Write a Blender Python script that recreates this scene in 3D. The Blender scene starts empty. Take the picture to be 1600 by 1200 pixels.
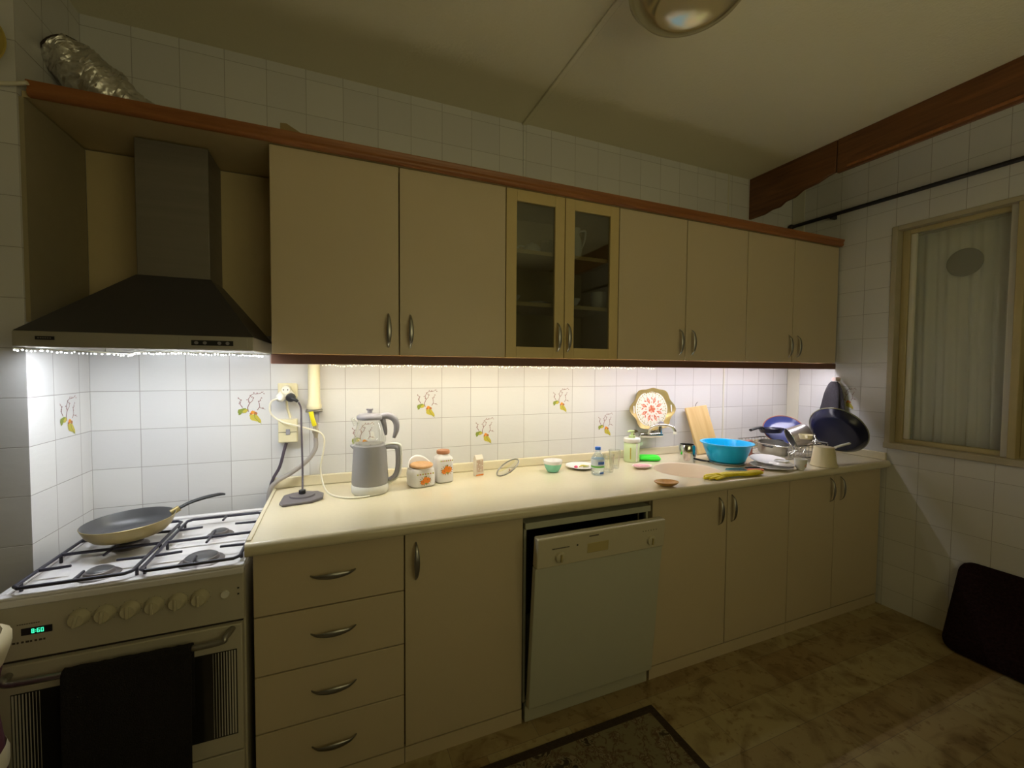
import bpy, bmesh, math, random
from mathutils import Vector, Matrix
random.seed(7)
PI = math.pi
S = bpy.context.scene
COL = S.collection

# ------------------------------------------------------------------ camera, world, exposure
cam_d = bpy.data.cameras.new('camera')
cam = bpy.data.objects.new('camera', cam_d)
COL.objects.link(cam)
cam_d.sensor_fit = 'HORIZONTAL'
cam_d.sensor_width = 36.0
cam_d.lens = 662.156 / 1600 * 36.0
cam_d.clip_start = 0.02
CR = Matrix.Rotation(-0.3909, 4, 'Z') @ Matrix.Rotation(1.5341, 4, 'X') @ Matrix.Rotation(0.0073, 4, 'Z')
cam.matrix_world = Matrix.Translation((0.8675, -2.0911, 1.3697)) @ CR
S.camera = cam
S.view_settings.view_transform = 'Standard'
S.view_settings.look = 'None'
S.view_settings.gamma = 1
S.view_settings.use_curve_mapping = False
S.view_settings.exposure = 0.0
w = bpy.data.worlds.new('night'); S.world = w; w.use_nodes = True
w.node_tree.nodes['Background'].inputs[0].default_value = (0.01, 0.011, 0.014, 1)
w.node_tree.nodes['Background'].inputs[1].default_value = 1.0

LED_HOOD, LED_WARM, LED_COOL = 170.0, 86.0, 94.0      # radiance of the LED tapes
FILL_W = 9.8                                         # power of the added fill light behind the camera

def area(name, loc, rot, sx, sy, power, col):
    d = bpy.data.lights.new(name, 'AREA'); d.shape = 'RECTANGLE'; d.size = sx; d.size_y = sy
    d.energy = power; d.color = col
    o = bpy.data.objects.new(name, d); COL.objects.link(o); o.location = loc; o.rotation_euler = rot
    return o
area('fill_light', (1.9, -3.1, 1.6), (math.radians(122), 0, 0), 1.6, 1.2, FILL_W, (1.0, 0.90, 0.47))  # unseen area light added to lift the dim room, no real lamp

FZ = -0.04      # floor level
CZ = 2.66       # ceiling level
XR = 3.90       # right wall
CT = 0.84       # worktop level

# ------------------------------------------------------------------ materials
def mat(name, col, rough=0.5, metal=0.0, noise=0.0, nscale=20.0, bump=0.0, bscale=60.0, emis=None, es=0.0,
        trans=0.0, alpha=1.0, ior=1.45, coat=0.0, sheen=0.0, spec=0.5, stretch=None):
    m = bpy.data.materials.new(name); m.use_nodes = True
    nt = m.node_tree; b = nt.nodes['Principled BSDF']
    c = (*col, 1)
    b.inputs['Base Color'].default_value = c
    b.inputs['Roughness'].default_value = rough
    b.inputs['Metallic'].default_value = metal
    b.inputs['IOR'].default_value = ior
    b.inputs['Specular IOR Level'].default_value = spec
    b.inputs['Transmission Weight'].default_value = trans
    b.inputs['Alpha'].default_value = alpha
    b.inputs['Coat Weight'].default_value = coat
    b.inputs['Sheen Weight'].default_value = sheen
    if emis:
        b.inputs['Emission Color'].default_value = (*emis, 1); b.inputs['Emission Strength'].default_value = es
    tc = nt.nodes.new('ShaderNodeTexCoord'); mp = nt.nodes.new('ShaderNodeMapping')
    nt.links.new(tc.outputs['Object'], mp.inputs[0])
    if stretch: mp.inputs['Scale'].default_value = stretch
    if noise > 0:
        n = nt.nodes.new('ShaderNodeTexNoise'); n.inputs['Scale'].default_value = nscale
        n.inputs['Detail'].default_value = 4
        nt.links.new(mp.outputs[0], n.inputs['Vector'])
        r = nt.nodes.new('ShaderNodeMix'); r.data_type = 'RGBA'
        r.inputs[6].default_value = tuple(max(0, x * (1 - noise)) for x in col) + (1,)
        r.inputs[7].default_value = tuple(min(1, x * (1 + noise)) for x in col) + (1,)
        nt.links.new(n.outputs['Fac'], r.inputs[0]); nt.links.new(r.outputs[2], b.inputs['Base Color'])
    if bump > 0:
        n2 = nt.nodes.new('ShaderNodeTexNoise'); n2.inputs['Scale'].default_value = bscale
        nt.links.new(mp.outputs[0], n2.inputs['Vector'])
        bp = nt.nodes.new('ShaderNodeBump'); bp.inputs['Strength'].default_value = bump; bp.inputs['Distance'].default_value = 0.01
        nt.links.new(n2.outputs['Fac'], bp.inputs['Height']); nt.links.new(bp.outputs[0], b.inputs['Normal'])
    return m

def glass_mat(name, col=(1, 1, 1), gloss=0.12, rough=0.03):
    """thin clear glass: mostly straight-through, some mirror"""
    m = bpy.data.materials.new(name); m.use_nodes = True; nt = m.node_tree
    nt.nodes.remove(nt.nodes['Principled BSDF']); out = nt.nodes['Material Output']
    t = nt.nodes.new('ShaderNodeBsdfTransparent'); t.inputs[0].default_value = (*col, 1)
    g = nt.nodes.new('ShaderNodeBsdfGlossy'); g.inputs['Roughness'].default_value = rough
    lw = nt.nodes.new('ShaderNodeLayerWeight'); lw.inputs[0].default_value = 0.35
    mr = nt.nodes.new('ShaderNodeMath'); mr.operation = 'MULTIPLY_ADD'; mr.inputs[1].default_value = 0.6; mr.inputs[2].default_value = gloss
    nt.links.new(lw.outputs['Facing'], mr.inputs[0])
    mx = nt.nodes.new('ShaderNodeMixShader')
    nt.links.new(mr.outputs[0], mx.inputs[0]); nt.links.new(t.outputs[0], mx.inputs[1]); nt.links.new(g.outputs[0], mx.inputs[2])
    nt.links.new(mx.outputs[0], out.inputs[0])
    return m

def tile_mat(name, axis, off, extra=None):
    """glazed 15 cm tiles; axis = 'x' or 'y' is the horizontal world axis of the wall, off the grout offset"""
    m = bpy.data.materials.new(name); m.use_nodes = True; nt = m.node_tree; b = nt.nodes['Principled BSDF']
    N = nt.nodes.new; L = nt.links.new
    tc = N('ShaderNodeTexCoord'); sp = N('ShaderNodeSeparateXYZ'); L(tc.outputs['Object'], sp.inputs[0])
    def ma(op, a, bb=None, c=None):
        n = N('ShaderNodeMath'); n.operation = op
        for i, v in enumerate((a, bb, c)):
            if v is None: continue
            if hasattr(v, 'is_output') or not isinstance(v, (int, float)): L(v, n.inputs[i])
            else: n.inputs[i].default_value = v
        return n.outputs[0]
    def dist(src, o):
        u = ma('MULTIPLY_ADD', src, 1 / .15, -o / .15 + 200)
        fr = ma('FRACT', u)
        return ma('MINIMUM', fr, ma('SUBTRACT', 1.0, fr)), ma('FLOOR', u)
    du, iu = dist(sp.outputs['X' if axis == 'x' else 'Y'], off)
    dv, iv = dist(sp.outputs['Z'], 1.42)
    d = ma('MINIMUM', du, dv)
    g = N('ShaderNodeMapRange'); g.interpolation_type = 'SMOOTHSTEP'
    g.inputs[1].default_value = 0.003; g.inputs[2].default_value = 0.010; L(d, g.inputs[0])
    cb = N('ShaderNodeCombineXYZ'); L(iu, cb.inputs[0]); L(iv, cb.inputs[1])
    wn = N('ShaderNodeTexWhiteNoise'); wn.noise_dimensions = '3D'; L(cb.outputs[0], wn.inputs[0])
    tint = N('ShaderNodeMix'); tint.data_type = 'RGBA'
    tint.inputs[6].default_value = (0.65, 0.645, 0.65, 1); tint.inputs[7].default_value = (0.70, 0.695, 0.69, 1)
    L(wn.outputs['Value'], tint.inputs[0])
    cm = N('ShaderNodeMix'); cm.data_type = 'RGBA'
    cm.inputs[6].default_value = (0.36, 0.34, 0.33, 1); L(tint.outputs[2], cm.inputs[7]); L(g.outputs[0], cm.inputs[0])
    L(cm.outputs[2], b.inputs['Base Color'])
    b.inputs['Roughness'].default_value = 0.22
    nz = N('ShaderNodeTexNoise'); nz.inputs['Scale'].default_value = 22; nz.inputs['Detail'].default_value = 3
    mp = N('ShaderNodeMapping'); mp.inputs['Scale'].default_value = (1, 1, 2.2); L(tc.outputs['Object'], mp.inputs[0]); L(mp.outputs[0], nz.inputs['Vector'])
    hh = ma('MULTIPLY_ADD', nz.outputs['Fac'], 0.35, ma('MULTIPLY', g.outputs[0], 1.0))
    bp = N('ShaderNodeBump'); bp.inputs['Strength'].default_value = 0.35; bp.inputs['Distance'].default_value = 0.004
    L(hh, bp.inputs['Height']); L(bp.outputs[0], b.inputs['Normal'])
    return m

def floor_mat():
    m = bpy.data.materials.new('marble_floor'); m.use_nodes = True; nt = m.node_tree; b = nt.nodes['Principled BSDF']
    N = nt.nodes.new; L = nt.links.new
    tc = N('ShaderNodeTexCoord')
    br = N('ShaderNodeTexBrick'); br.offset = 0.37; br.inputs['Scale'].default_value = 1.0
    br.inputs['Brick Width'].default_value = 0.34; br.inputs['Row Height'].default_value = 0.17
    br.inputs['Mortar Size'].default_value = 0.0012; br.inputs['Bias'].default_value = -0.2
    br.inputs['Color1'].default_value = (0.40, 0.325, 0.165, 1); br.inputs['Color2'].default_value = (0.28, 0.185, 0.075, 1)
    br.inputs['Mortar'].default_value = (0.22, 0.17, 0.10, 1)
    L(tc.outputs['Object'], br.inputs['Vector'])
    nz = N('ShaderNodeTexNoise'); nz.inputs['Scale'].default_value = 6; nz.inputs['Detail'].default_value = 8; nz.inputs['Distortion'].default_value = 1.6
    L(tc.outputs['Object'], nz.inputs['Vector'])
    cr = N('ShaderNodeValToRGB'); cr.color_ramp.elements[0].position = 0.30; cr.color_ramp.elements[0].color = (0.45, 0.36, 0.26, 1)
    cr.color_ramp.elements[1].position = 0.52; cr.color_ramp.elements[1].color = (1, 1, 1, 1)
    L(nz.outputs['Fac'], cr.inputs[0])
    vo = N('ShaderNodeTexNoise'); vo.inputs['Scale'].default_value = 38; vo.inputs['Detail'].default_value = 5; L(tc.outputs['Object'], vo.inputs['Vector'])
    cr2 = N('ShaderNodeValToRGB'); cr2.color_ramp.elements[0].position = 0.33; cr2.color_ramp.elements[0].color = (0.55, 0.42, 0.30, 1)
    cr2.color_ramp.elements[1].position = 0.42; cr2.color_ramp.elements[1].color = (1, 1, 1, 1)
    L(vo.outputs['Fac'], cr2.inputs[0])
    a = N('ShaderNodeMix'); a.data_type = 'RGBA'; a.blend_type = 'MULTIPLY'; a.inputs[0].default_value = 0.8
    L(br.outputs['Color'], a.inputs[6]); L(cr.outputs[0], a.inputs[7])
    c = N('ShaderNodeMix'); c.data_type = 'RGBA'; c.blend_type = 'MULTIPLY'; c.inputs[0].default_value = 0.6
    L(a.outputs[2], c.inputs[6]); L(cr2.outputs[0], c.inputs[7]); L(c.outputs[2], b.inputs['Base Color'])
    b.inputs['Roughness'].default_value = 0.55
    return m

def wood_mat(name, c1, c2, rough=0.4, scale=(2, 30, 30)):
    m = bpy.data.materials.new(name); m.use_nodes = True; nt = m.node_tree; b = nt.nodes['Principled BSDF']
    N = nt.nodes.new; L = nt.links.new
    tc = N('ShaderNodeTexCoord'); mp = N('ShaderNodeMapping'); mp.inputs['Scale'].default_value = scale; L(tc.outputs['Object'], mp.inputs[0])
    nz = N('ShaderNodeTexNoise'); nz.inputs['Scale'].default_value = 1.5; nz.inputs['Detail'].default_value = 6; nz.inputs['Distortion'].default_value = 0.6
    L(mp.outputs[0], nz.inputs['Vector'])
    cr = N('ShaderNodeValToRGB'); cr.color_ramp.elements[0].position = 0.3; cr.color_ramp.elements[0].color = (*c1, 1)
    cr.color_ramp.elements[1].position = 0.7; cr.color_ramp.elements[1].color = (*c2, 1)
    L(nz.outputs['Fac'], cr.inputs[0]); L(cr.outputs[0], b.inputs['Base Color']); b.inputs['Roughness'].default_value = rough
    return m

def carpet_mat():
    m = bpy.data.materials.new('woven_rug'); m.use_nodes = True; nt = m.node_tree; b = nt.nodes['Principled BSDF']
    N = nt.nodes.new; L = nt.links.new
    tc = N('ShaderNodeTexCoord')
    vo = N('ShaderNodeTexVoronoi'); vo.inputs['Scale'].default_value = 16; vo.feature = 'F1'; L(tc.outputs['Object'], vo.inputs['Vector'])
    wv = N('ShaderNodeTexNoise'); wv.inputs['Scale'].default_value = 26; wv.inputs['Detail'].default_value = 5; wv.inputs['Distortion'].default_value = 2.5; L(tc.outputs['Object'], wv.inputs['Vector'])
    ad = N('ShaderNodeMath'); ad.operation = 'MULTIPLY_ADD'; ad.inputs[1].default_value = 0.7; L(vo.outputs['Distance'], ad.inputs[0]); L(wv.outputs['Fac'], ad.inputs[2])
    cr = N('ShaderNodeValToRGB'); e = cr.color_ramp.elements
    e[0].position = 0.45; e[0].color = (0.035, 0.02, 0.012, 1)
    e[1].position = 0.95; e[1].color = (0.20, 0.17, 0.09, 1)
    x = e.new(0.62); x.color = (0.055, 0.04, 0.025, 1)
    x = e.new(0.72); x.color = (0.28, 0.24, 0.14, 1)
    x = e.new(0.80); x.color = (0.10, 0.05, 0.03, 1)
    L(ad.outputs[0], cr.inputs[0]); L(cr.outputs[0], b.inputs['Base Color']); b.inputs['Roughness'].default_value = 0.95
    bp = N('ShaderNodeBump'); bp.inputs['Strength'].default_value = 0.5; bp.inputs['Distance'].default_value = 0.003
    L(wv.outputs['Fac'], bp.inputs['Height']); L(bp.outputs[0], b.inputs['Normal'])
    return m

def emit_mat(name, col, s):
    m = bpy.data.materials.new(name); m.use_nodes = True; nt = m.node_tree
    nt.nodes.remove(nt.nodes['Principled BSDF'])
    e = nt.nodes.new('ShaderNodeEmission'); e.inputs[0].default_value = (*col, 1); e.inputs[1].default_value = s
    nt.links.new(e.outputs[0], nt.nodes['Material Output'].inputs[0])
    return m

M = {}
M['tile_back'] = tile_mat('white_tile_back', 'x', 0.0)
M['tile_left'] = tile_mat('white_tile_left', 'y', -0.07)
M['tile_right'] = tile_mat('white_tile_right', 'y', -0.17)
M['tile_front'] = tile_mat('white_tile_pillar_front', 'x', 0.0)
M['paint'] = mat('ceiling_paint', (0.80, 0.76, 0.59), 0.85, noise=0.03, nscale=3, bump=0.15, bscale=90)
M['plaster'] = mat('room_wall_paint', (0.60, 0.55, 0.42), 0.8, noise=0.03)
M['floor'] = floor_mat()
M['cab'] = mat('beige_laminate', (0.60, 0.50, 0.335), 0.42, noise=0.02, nscale=5, bump=0.03, bscale=200)
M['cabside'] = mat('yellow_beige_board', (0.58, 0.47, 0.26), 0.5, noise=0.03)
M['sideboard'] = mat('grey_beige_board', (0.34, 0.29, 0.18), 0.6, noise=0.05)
M['cabframe'] = mat('yellow_door_frame', (0.60, 0.47, 0.22), 0.42, noise=0.03)
M['gap'] = mat('dark_gap', (0.03, 0.022, 0.015), 0.9)
M['counter'] = mat('cream_solid_worktop', (0.72, 0.65, 0.47), 0.16, noise=0.03, nscale=60, coat=0.2)
M['sinkm'] = mat('beige_sink', (0.66, 0.54, 0.40), 0.25)
M['cornice'] = wood_mat('reddish_wood', (0.24, 0.085, 0.022), (0.36, 0.14, 0.04), 0.4, (2, 30, 30))
M['rail'] = mat('brown_light_rail', (0.16, 0.075, 0.05), 0.5, noise=0.1)
M['pelmet'] = wood_mat('brown_pelmet_wood', (0.10, 0.034, 0.011), (0.21, 0.083, 0.024), 0.4, (30, 2, 30))
M['metal'] = mat('satin_nickel', (0.36, 0.355, 0.34), 0.36, 1.0)
M['chrome'] = mat('chrome', (0.72, 0.72, 0.72), 0.12, 1.0)
M['steel'] = mat('brushed_steel', (0.48, 0.47, 0.45), 0.35, 1.0, bump=0.05, bscale=40, stretch=(1, 30, 30))
M['hooddark'] = mat('dark_hood_paint', (0.055, 0.052, 0.058), 0.42, noise=0.1, nscale=4)
M['chimney'] = mat('grey_hood_chimney', (0.23, 0.21, 0.18), 0.5, 0.5, noise=0.15, nscale=3, stretch=(1, 1, 20))
M['hoodlip'] = mat('silver_hood_lip', (0.50, 0.48, 0.43), 0.38, 0.6)
M['black'] = mat('black_plastic', (0.018, 0.018, 0.022), 0.4)
M['iron'] = mat('black_enamel_iron', (0.03, 0.028, 0.045), 0.4)
M['burner'] = mat('grey_burner', (0.20, 0.18, 0.18), 0.45, 0.5, noise=0.2)
M['enamel'] = mat('white_enamel', (0.80, 0.78, 0.80), 0.12, coat=0.5)
M['cooker'] = mat('off_white_cooker', (0.52, 0.48, 0.38), 0.35, noise=0.02)
M['cookerk'] = mat('cream_knob', (0.60, 0.55, 0.40), 0.4)
M['ovenglass'] = mat('dark_oven_glass', (0.02, 0.018, 0.016), 0.15)
M['stripe'] = mat('oven_white_stripe', (0.60, 0.57, 0.50), 0.4)
M['towelblack'] = mat('black_terry', (0.014, 0.011, 0.013), 0.95, noise=0.5, nscale=200, bump=0.8, bscale=300)
M['dishw'] = mat('dishwasher_white', (0.50, 0.50, 0.40), 0.4, noise=0.02)
M['dishpanel'] = mat('dishwasher_panel_cream', (0.56, 0.51, 0.37), 0.4)
M['yellowed'] = mat('yellowed_plastic', (0.46, 0.38, 0.17), 0.4)
M['seg'] = emit_mat('green_digits', (0.05, 1.0, 0.45), 1.6)
M['hoodled'] = emit_mat('cool_white_led', (0.90, 0.95, 1.0), LED_HOOD)
M['warmled'] = emit_mat('warm_white_led', (1.0, 0.95, 0.76), LED_WARM)
M['coolled'] = emit_mat('violet_white_led', (0.97, 0.93, 1.0), LED_COOL)
M['warmbulb'] = emit_mat('warm_fairy_bulb', (1.0, 0.86, 0.45), 6.0)
M['coolbulb'] = emit_mat('cool_fairy_bulb', (1.0, 1.0, 0.96), 12.0)
M['wire'] = mat('clear_wire', (0.45, 0.42, 0.3), 0.4)
M['cream'] = mat('cream_plastic', (0.72, 0.66, 0.44), 0.4)
M['white'] = mat('white_plastic', (0.80, 0.79, 0.74), 0.35)
M['cable_white'] = mat('white_cable', (0.80, 0.76, 0.62), 0.4)
M['cable_dark'] = mat('dark_cable', (0.07, 0.055, 0.075), 0.45)
M['hose'] = mat('grey_gas_hose', (0.36, 0.33, 0.31), 0.45)
M['yellow'] = mat('yellow_valve', (0.75, 0.66, 0.02), 0.35)
M['brassy'] = mat('dull_fitting', (0.45, 0.40, 0.32), 0.35, 0.7)
M['kettle'] = mat('grey_kettle_steel', (0.34, 0.335, 0.345), 0.42, 0.35)
M['basegrey'] = mat('dark_grey_plastic', (0.15, 0.135, 0.15), 0.4)
M['greyplastic'] = mat('grey_plastic', (0.30, 0.29, 0.33), 0.38)
M['glass'] = glass_mat('clear_glass', (0.97, 0.98, 0.96), 0.06)
M['paneglass'] = glass_mat('cabinet_pane', (0.72, 0.74, 0.72), 0.05)
M['bottle'] = glass_mat('bottle_plastic', (0.88, 0.95, 1.0), 0.08, 0.1)
M['porc'] = mat('white_porcelain', (0.82, 0.80, 0.80), 0.15, coat=0.4)
M['potsteel'] = mat('dull_pot_steel', (0.50, 0.46, 0.45), 0.28, 0.85)
M['porc_dull'] = mat('white_cupboard_porcelain', (0.70, 0.69, 0.66), 0.3)
M['copperlid'] = mat('copper_brown_lid', (0.46, 0.20, 0.10), 0.4)
M['woodlid'] = wood_mat('light_wood_lid', (0.60, 0.33, 0.15), (0.72, 0.44, 0.22), 0.5, (20, 3, 3))
M['orange'] = mat('orange_print', (0.85, 0.24, 0.02), 0.4)
M['dkorange'] = mat('brown_print', (0.42, 0.16, 0.06), 0.5)
M['green'] = mat('leaf_green_print', (0.24, 0.30, 0.05), 0.5)
M['olive'] = mat('olive_yellow_print', (0.52, 0.44, 0.06), 0.5)
M['twig'] = mat('purple_brown_print', (0.24, 0.11, 0.11), 0.5)
M['mint'] = mat('mint_glaze', (0.22, 0.60, 0.46), 0.25)
M['pinkred'] = mat('red_onion', (0.60, 0.05, 0.14), 0.4)
M['sponge_green'] = mat('bright_green_sponge', (0.06, 0.80, 0.05), 0.8, bump=0.5, bscale=300)
M['sponge_pink'] = mat('faded_pink_sponge', (0.68, 0.36, 0.40), 0.85, noise=0.25, nscale=90, bump=0.4, bscale=200)
M['pinkdish'] = mat('pale_pink_dish', (0.80, 0.62, 0.58), 0.3)
M['bamboo'] = wood_mat('bamboo', (0.56, 0.36, 0.13), (0.74, 0.54, 0.25), 0.5, (9, 9, 0.9))
M['spoonwood'] = wood_mat('golden_wood', (0.50, 0.25, 0.06), (0.66, 0.38, 0.11), 0.45, (20, 4, 4))
M['bluebowl'] = mat('cyan_blue_plastic', (0.0, 0.42, 0.78), 0.3)
M['yglove'] = mat('yellow_rubber', (0.72, 0.58, 0.01), 0.5, noise=0.12, nscale=60, bump=0.4, bscale=90)
M['panout'] = mat('gold_pan_enamel', (0.36, 0.28, 0.11), 0.35, 0.3, noise=0.2, nscale=25)
M['panin'] = mat('grey_nonstick', (0.075, 0.075, 0.08), 0.35)
M['navy'] = mat('navy_pan', (0.012, 0.014, 0.042), 0.25)
M['bluein'] = mat('blue_pan_inside', (0.055, 0.075, 0.27), 0.22)
M['wokrim'] = mat('olive_pan_rim', (0.30, 0.30, 0.20), 0.3, 0.5)
M['charcoal'] = mat('charcoal_terry', (0.05, 0.045, 0.055), 0.95, noise=0.3, nscale=150, bump=0.6, bscale=250)
M['jugcream'] = mat('cream_plastic_jug', (0.72, 0.64, 0.42), 0.4)
M['traygold'] = mat('antique_gold_rim', (0.47, 0.36, 0.13), 0.38, 0.35, noise=0.15, nscale=30)
M['traywhite'] = mat('tray_cream_face', (0.80, 0.77, 0.68), 0.3)
M['trayred'] = mat('tray_red_print', (0.62, 0.16, 0.09), 0.45)
M['trayrose'] = mat('tray_rose_print', (0.78, 0.40, 0.28), 0.45)
M['traygreen'] = mat('tray_sage_print', (0.50, 0.50, 0.26), 0.5)
M['redbrown'] = mat('red_brown_box', (0.36, 0.13, 0.09), 0.5, noise=0.3, nscale=30)
M['redplastic'] = mat('red_orange_plastic', (0.75, 0.20, 0.10), 0.4)
M['label'] = mat('pale_label', (0.70, 0.78, 0.86), 0.4)
M['labelgreen'] = mat('label_green', (0.15, 0.50, 0.08), 0.4)
M['labelrefrblue'] = mat('label_and_refraction_blue', (0.05, 0.15, 0.60), 0.4)
M['capblue'] = mat('blue_cap', (0.03, 0.17, 0.72), 0.35)
M['soapgreen'] = mat('pale_green_soap', (0.60, 0.72, 0.42), 0.3)
M['pumpgreen'] = mat('green_pump', (0.48, 0.60, 0.28), 0.35)
M['foil'] = mat('aluminium_foil', (0.68, 0.66, 0.63), 0.38, 0.9, bump=1.0, bscale=28)
M['darkhole'] = mat('near_black_brown', (0.05, 0.035, 0.03), 0.8)  # near-black brown for duct ends, cardboard tear and window disc
M['card'] = mat('brown_cardboard', (0.30, 0.22, 0.10), 0.8, noise=0.12)
M['lampglass'] = mat('amber_lamp_glass', (0.62, 0.56, 0.38), 0.2, 0.8, bump=0.35, bscale=9)
M['winframe'] = mat('window_paint', (0.46, 0.38, 0.20), 0.5, noise=0.12, nscale=12)
M['winreveal'] = mat('window_reveal_paint', (0.46, 0.41, 0.30), 0.6, noise=0.15, nscale=12)
M['winbar'] = mat('window_pale_bar', (0.66, 0.64, 0.54), 0.45)
M['curtain'] = mat('grey_net_curtain', (0.74, 0.75, 0.66), 0.9, noise=0.05, nscale=30)
M['shag'] = mat('dark_shaggy_mat', (0.022, 0.010, 0.011), 1.0, spec=0.1, noise=0.7, nscale=90, bump=1.0, bscale=110)
M['rug'] = carpet_mat()
M['rugborder'] = mat('dark_rug_border', (0.045, 0.028, 0.016), 0.95, noise=0.4, nscale=60, bump=0.5, bscale=150)
M['rod'] = mat('black_rod', (0.014, 0.012, 0.016), 0.45)
M['chairred'] = mat('dark_red_fabric', (0.09, 0.015, 0.02), 0.9, noise=0.3, nscale=60)
M['chairwood'] = mat('cream_chair_wood', (0.55, 0.47, 0.28), 0.5)
M['ink'] = mat('dark_ink', (0.07, 0.055, 0.045), 0.6)
M['yellowdisc'] = mat('ochre_ceramic', (0.55, 0.42, 0.10), 0.5)
M['greenplastic'] = mat('pale_sage_plastic', (0.55, 0.66, 0.50), 0.4)

# ------------------------------------------------------------------ mesh builder
class MB:
    def __init__(s): s.v = []; s.f = []; s.m = []; s.mats = []; s.cur = 0
    def use(s, key):
        m = M[key]
        if m not in s.mats: s.mats.append(m)
        s.cur = s.mats.index(m); return s
    def add(s, vs, fs, T=None):
        n = len(s.v)
        s.v += [tuple(T @ Vector(p)) if T else tuple(p) for p in vs]
        s.f += [tuple(i + n for i in f) for f in fs]; s.m += [s.cur] * len(fs); return s
    def box(s, x0, x1, y0, y1, z0, z1, T=None):
        vs = [(x, y, z) for x in (x0, x1) for y in (y0, y1) for z in (z0, z1)]
        return s.add(vs, [(0, 1, 3, 2), (4, 6, 7, 5), (0, 4, 5, 1), (2, 3, 7, 6), (0, 2, 6, 4), (1, 5, 7, 3)], T)
    def lathe(s, prof, n=40, T=None, sx=1.0, sy=1.0, power=2.0):
        """profile of (r, z); power > 2 gives a rounded-square section"""
        vs = []; rings = []
        for r, z in prof:
            if r < 1e-6: rings.append([len(vs)]); vs.append((0, 0, z)); continue
            ring = []
            for k in range(n):
                a = 2 * PI * k / n; c, q = math.cos(a), math.sin(a)
                rr = (abs(c) ** power + abs(q) ** power) ** (-1 / power)
                ring.append(len(vs)); vs.append((r * c * rr * sx, r * q * rr * sy, z))
            rings.append(ring)
        fs = []
        for A, B in zip(rings, rings[1:]):
            if len(A) == 1 and len(B) == 1: continue
            for k in range(n):
                k2 = (k + 1) % n
                if len(A) == 1: fs.append((A[0], B[k2], B[k]))
                elif len(B) == 1: fs.append((A[k], A[k2], B[0]))
                else: fs.append((A[k], A[k2], B[k2], B[k]))
        return s.add(vs, fs, T)
    def cyl(s, r, z0, z1, n=28, T=None, r2=None):
        r2 = r if r2 is None else r2
        return s.lathe([(0, z0), (r, z0), (r2, z1), (0, z1)], n, T)
    def tube(s, pts, r, n=10, smooth=6, flat=1.0, up=None, cap=True, T=None):
        """swept tube through pts; r is a number or one per input point; flat squashes along the 'up' direction"""
        P = [Vector(p) for p in pts]
        R = list(r) if isinstance(r, (list, tuple)) else [r] * len(P)
        if smooth > 1 and len(P) > 2:
            Q = []; RR = []
            for i in range(len(P) - 1):
                p0 = P[max(i - 1, 0)]; p1 = P[i]; p2 = P[i + 1]; p3 = P[min(i + 2, len(P) - 1)]
                for k in range(smooth):
                    t = k / smooth
                    Q.append(0.5 * ((2 * p1) + (p2 - p0) * t + (2 * p0 - 5 * p1 + 4 * p2 - p3) * t * t + (3 * p1 - p0 - 3 * p2 + p3) * t ** 3))
                    RR.append(R[i] * (1 - t) + R[i + 1] * t)
            Q.append(P[-1]); RR.append(R[-1]); P, R = Q, RR
        vs = []; prev = None
        for i, p in enumerate(P):
            t = (P[min(i + 1, len(P) - 1)] - P[max(i - 1, 0)])
            t = t.normalized() if t.length > 1e-9 else Vector((0, 0, 1))
            if prev is None:
                u = Vector(up) if up else (Vector((0, 0, 1)) if abs(t.z) < 0.9 else Vector((1, 0, 0)))
            else: u = prev
            u = (u - t * u.dot(t)); u = u.normalized() if u.length > 1e-6 else t.orthogonal().normalized()
            prev = u; w_ = t.cross(u)
            for k in range(n):
                a = 2 * PI * k / n
                vs.append(p + R[i] * (math.cos(a) * w_ + math.sin(a) * flat * u))
        fs = []
        for i in range(len(P) - 1):
            for k in range(n):
                k2 = (k + 1) % n; fs.append((i * n + k, i * n + k2, (i + 1) * n + k2, (i + 1) * n + k))
        if cap: fs += [tuple(range(n - 1, -1, -1)), tuple((len(P) - 1) * n + k for k in range(n))]
        return s.add(vs, fs, T)
    def prism(s, poly, d, T=None):
        """poly in XY extruded from z=0 to z=d"""
        n = len(poly)
        vs = [(x, y, 0) for x, y in poly] + [(x, y, d) for x, y in poly]
        fs = [tuple(range(n - 1, -1, -1)), tuple(range(n, 2 * n))] + [(i, (i + 1) % n, (i + 1) % n + n, i + n) for i in range(n)]
        return s.add(vs, fs, T)
    def sphere(s, r, T=None, n=20, sx=1, sy=1, sz=1):
        k = max(6, n // 2)
        return s.lathe([(r * math.sin(PI * i / k) * 1.0, -r * sz * math.cos(PI * i / k)) for i in range(k + 1)], n, T, sx, sy)
    def grid(s, fn, nu, nv, thick=0.0):
        vs = [fn(i / nu, j / nv) for i in range(nu + 1) for j in range(nv + 1)]
        fs = [(i * (nv + 1) + j, (i + 1) * (nv + 1) + j, (i + 1) * (nv + 1) + j + 1, i * (nv + 1) + j + 1) for i in range(nu) for j in range(nv)]
        return s.add(vs, fs)
    def build(s, name, parent=None, key=None, bevel=0.0, seg=2, smooth=35, loc=None, rot=None, solid=0.0, sub=0, kind=None, label=None):
        me = bpy.data.meshes.new(name); me.from_pydata(s.v, [], s.f)
        if not s.mats: s.mats = [M[key]]
        for m in s.mats: me.materials.append(m)
        me.polygons.foreach_set('material_index', s.m)
        bm = bmesh.new(); bm.from_mesh(me); bmesh.ops.recalc_face_normals(bm, faces=bm.faces); bm.to_mesh(me); bm.free()
        if smooth:
            me.polygons.foreach_set('use_smooth', [True] * len(me.polygons)); me.set_sharp_from_angle(angle=math.radians(smooth))
        o = bpy.data.objects.new(name, me); COL.objects.link(o)
        if parent: o.parent = parent
        if loc: o.location = loc
        if rot: o.rotation_euler = rot
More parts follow.
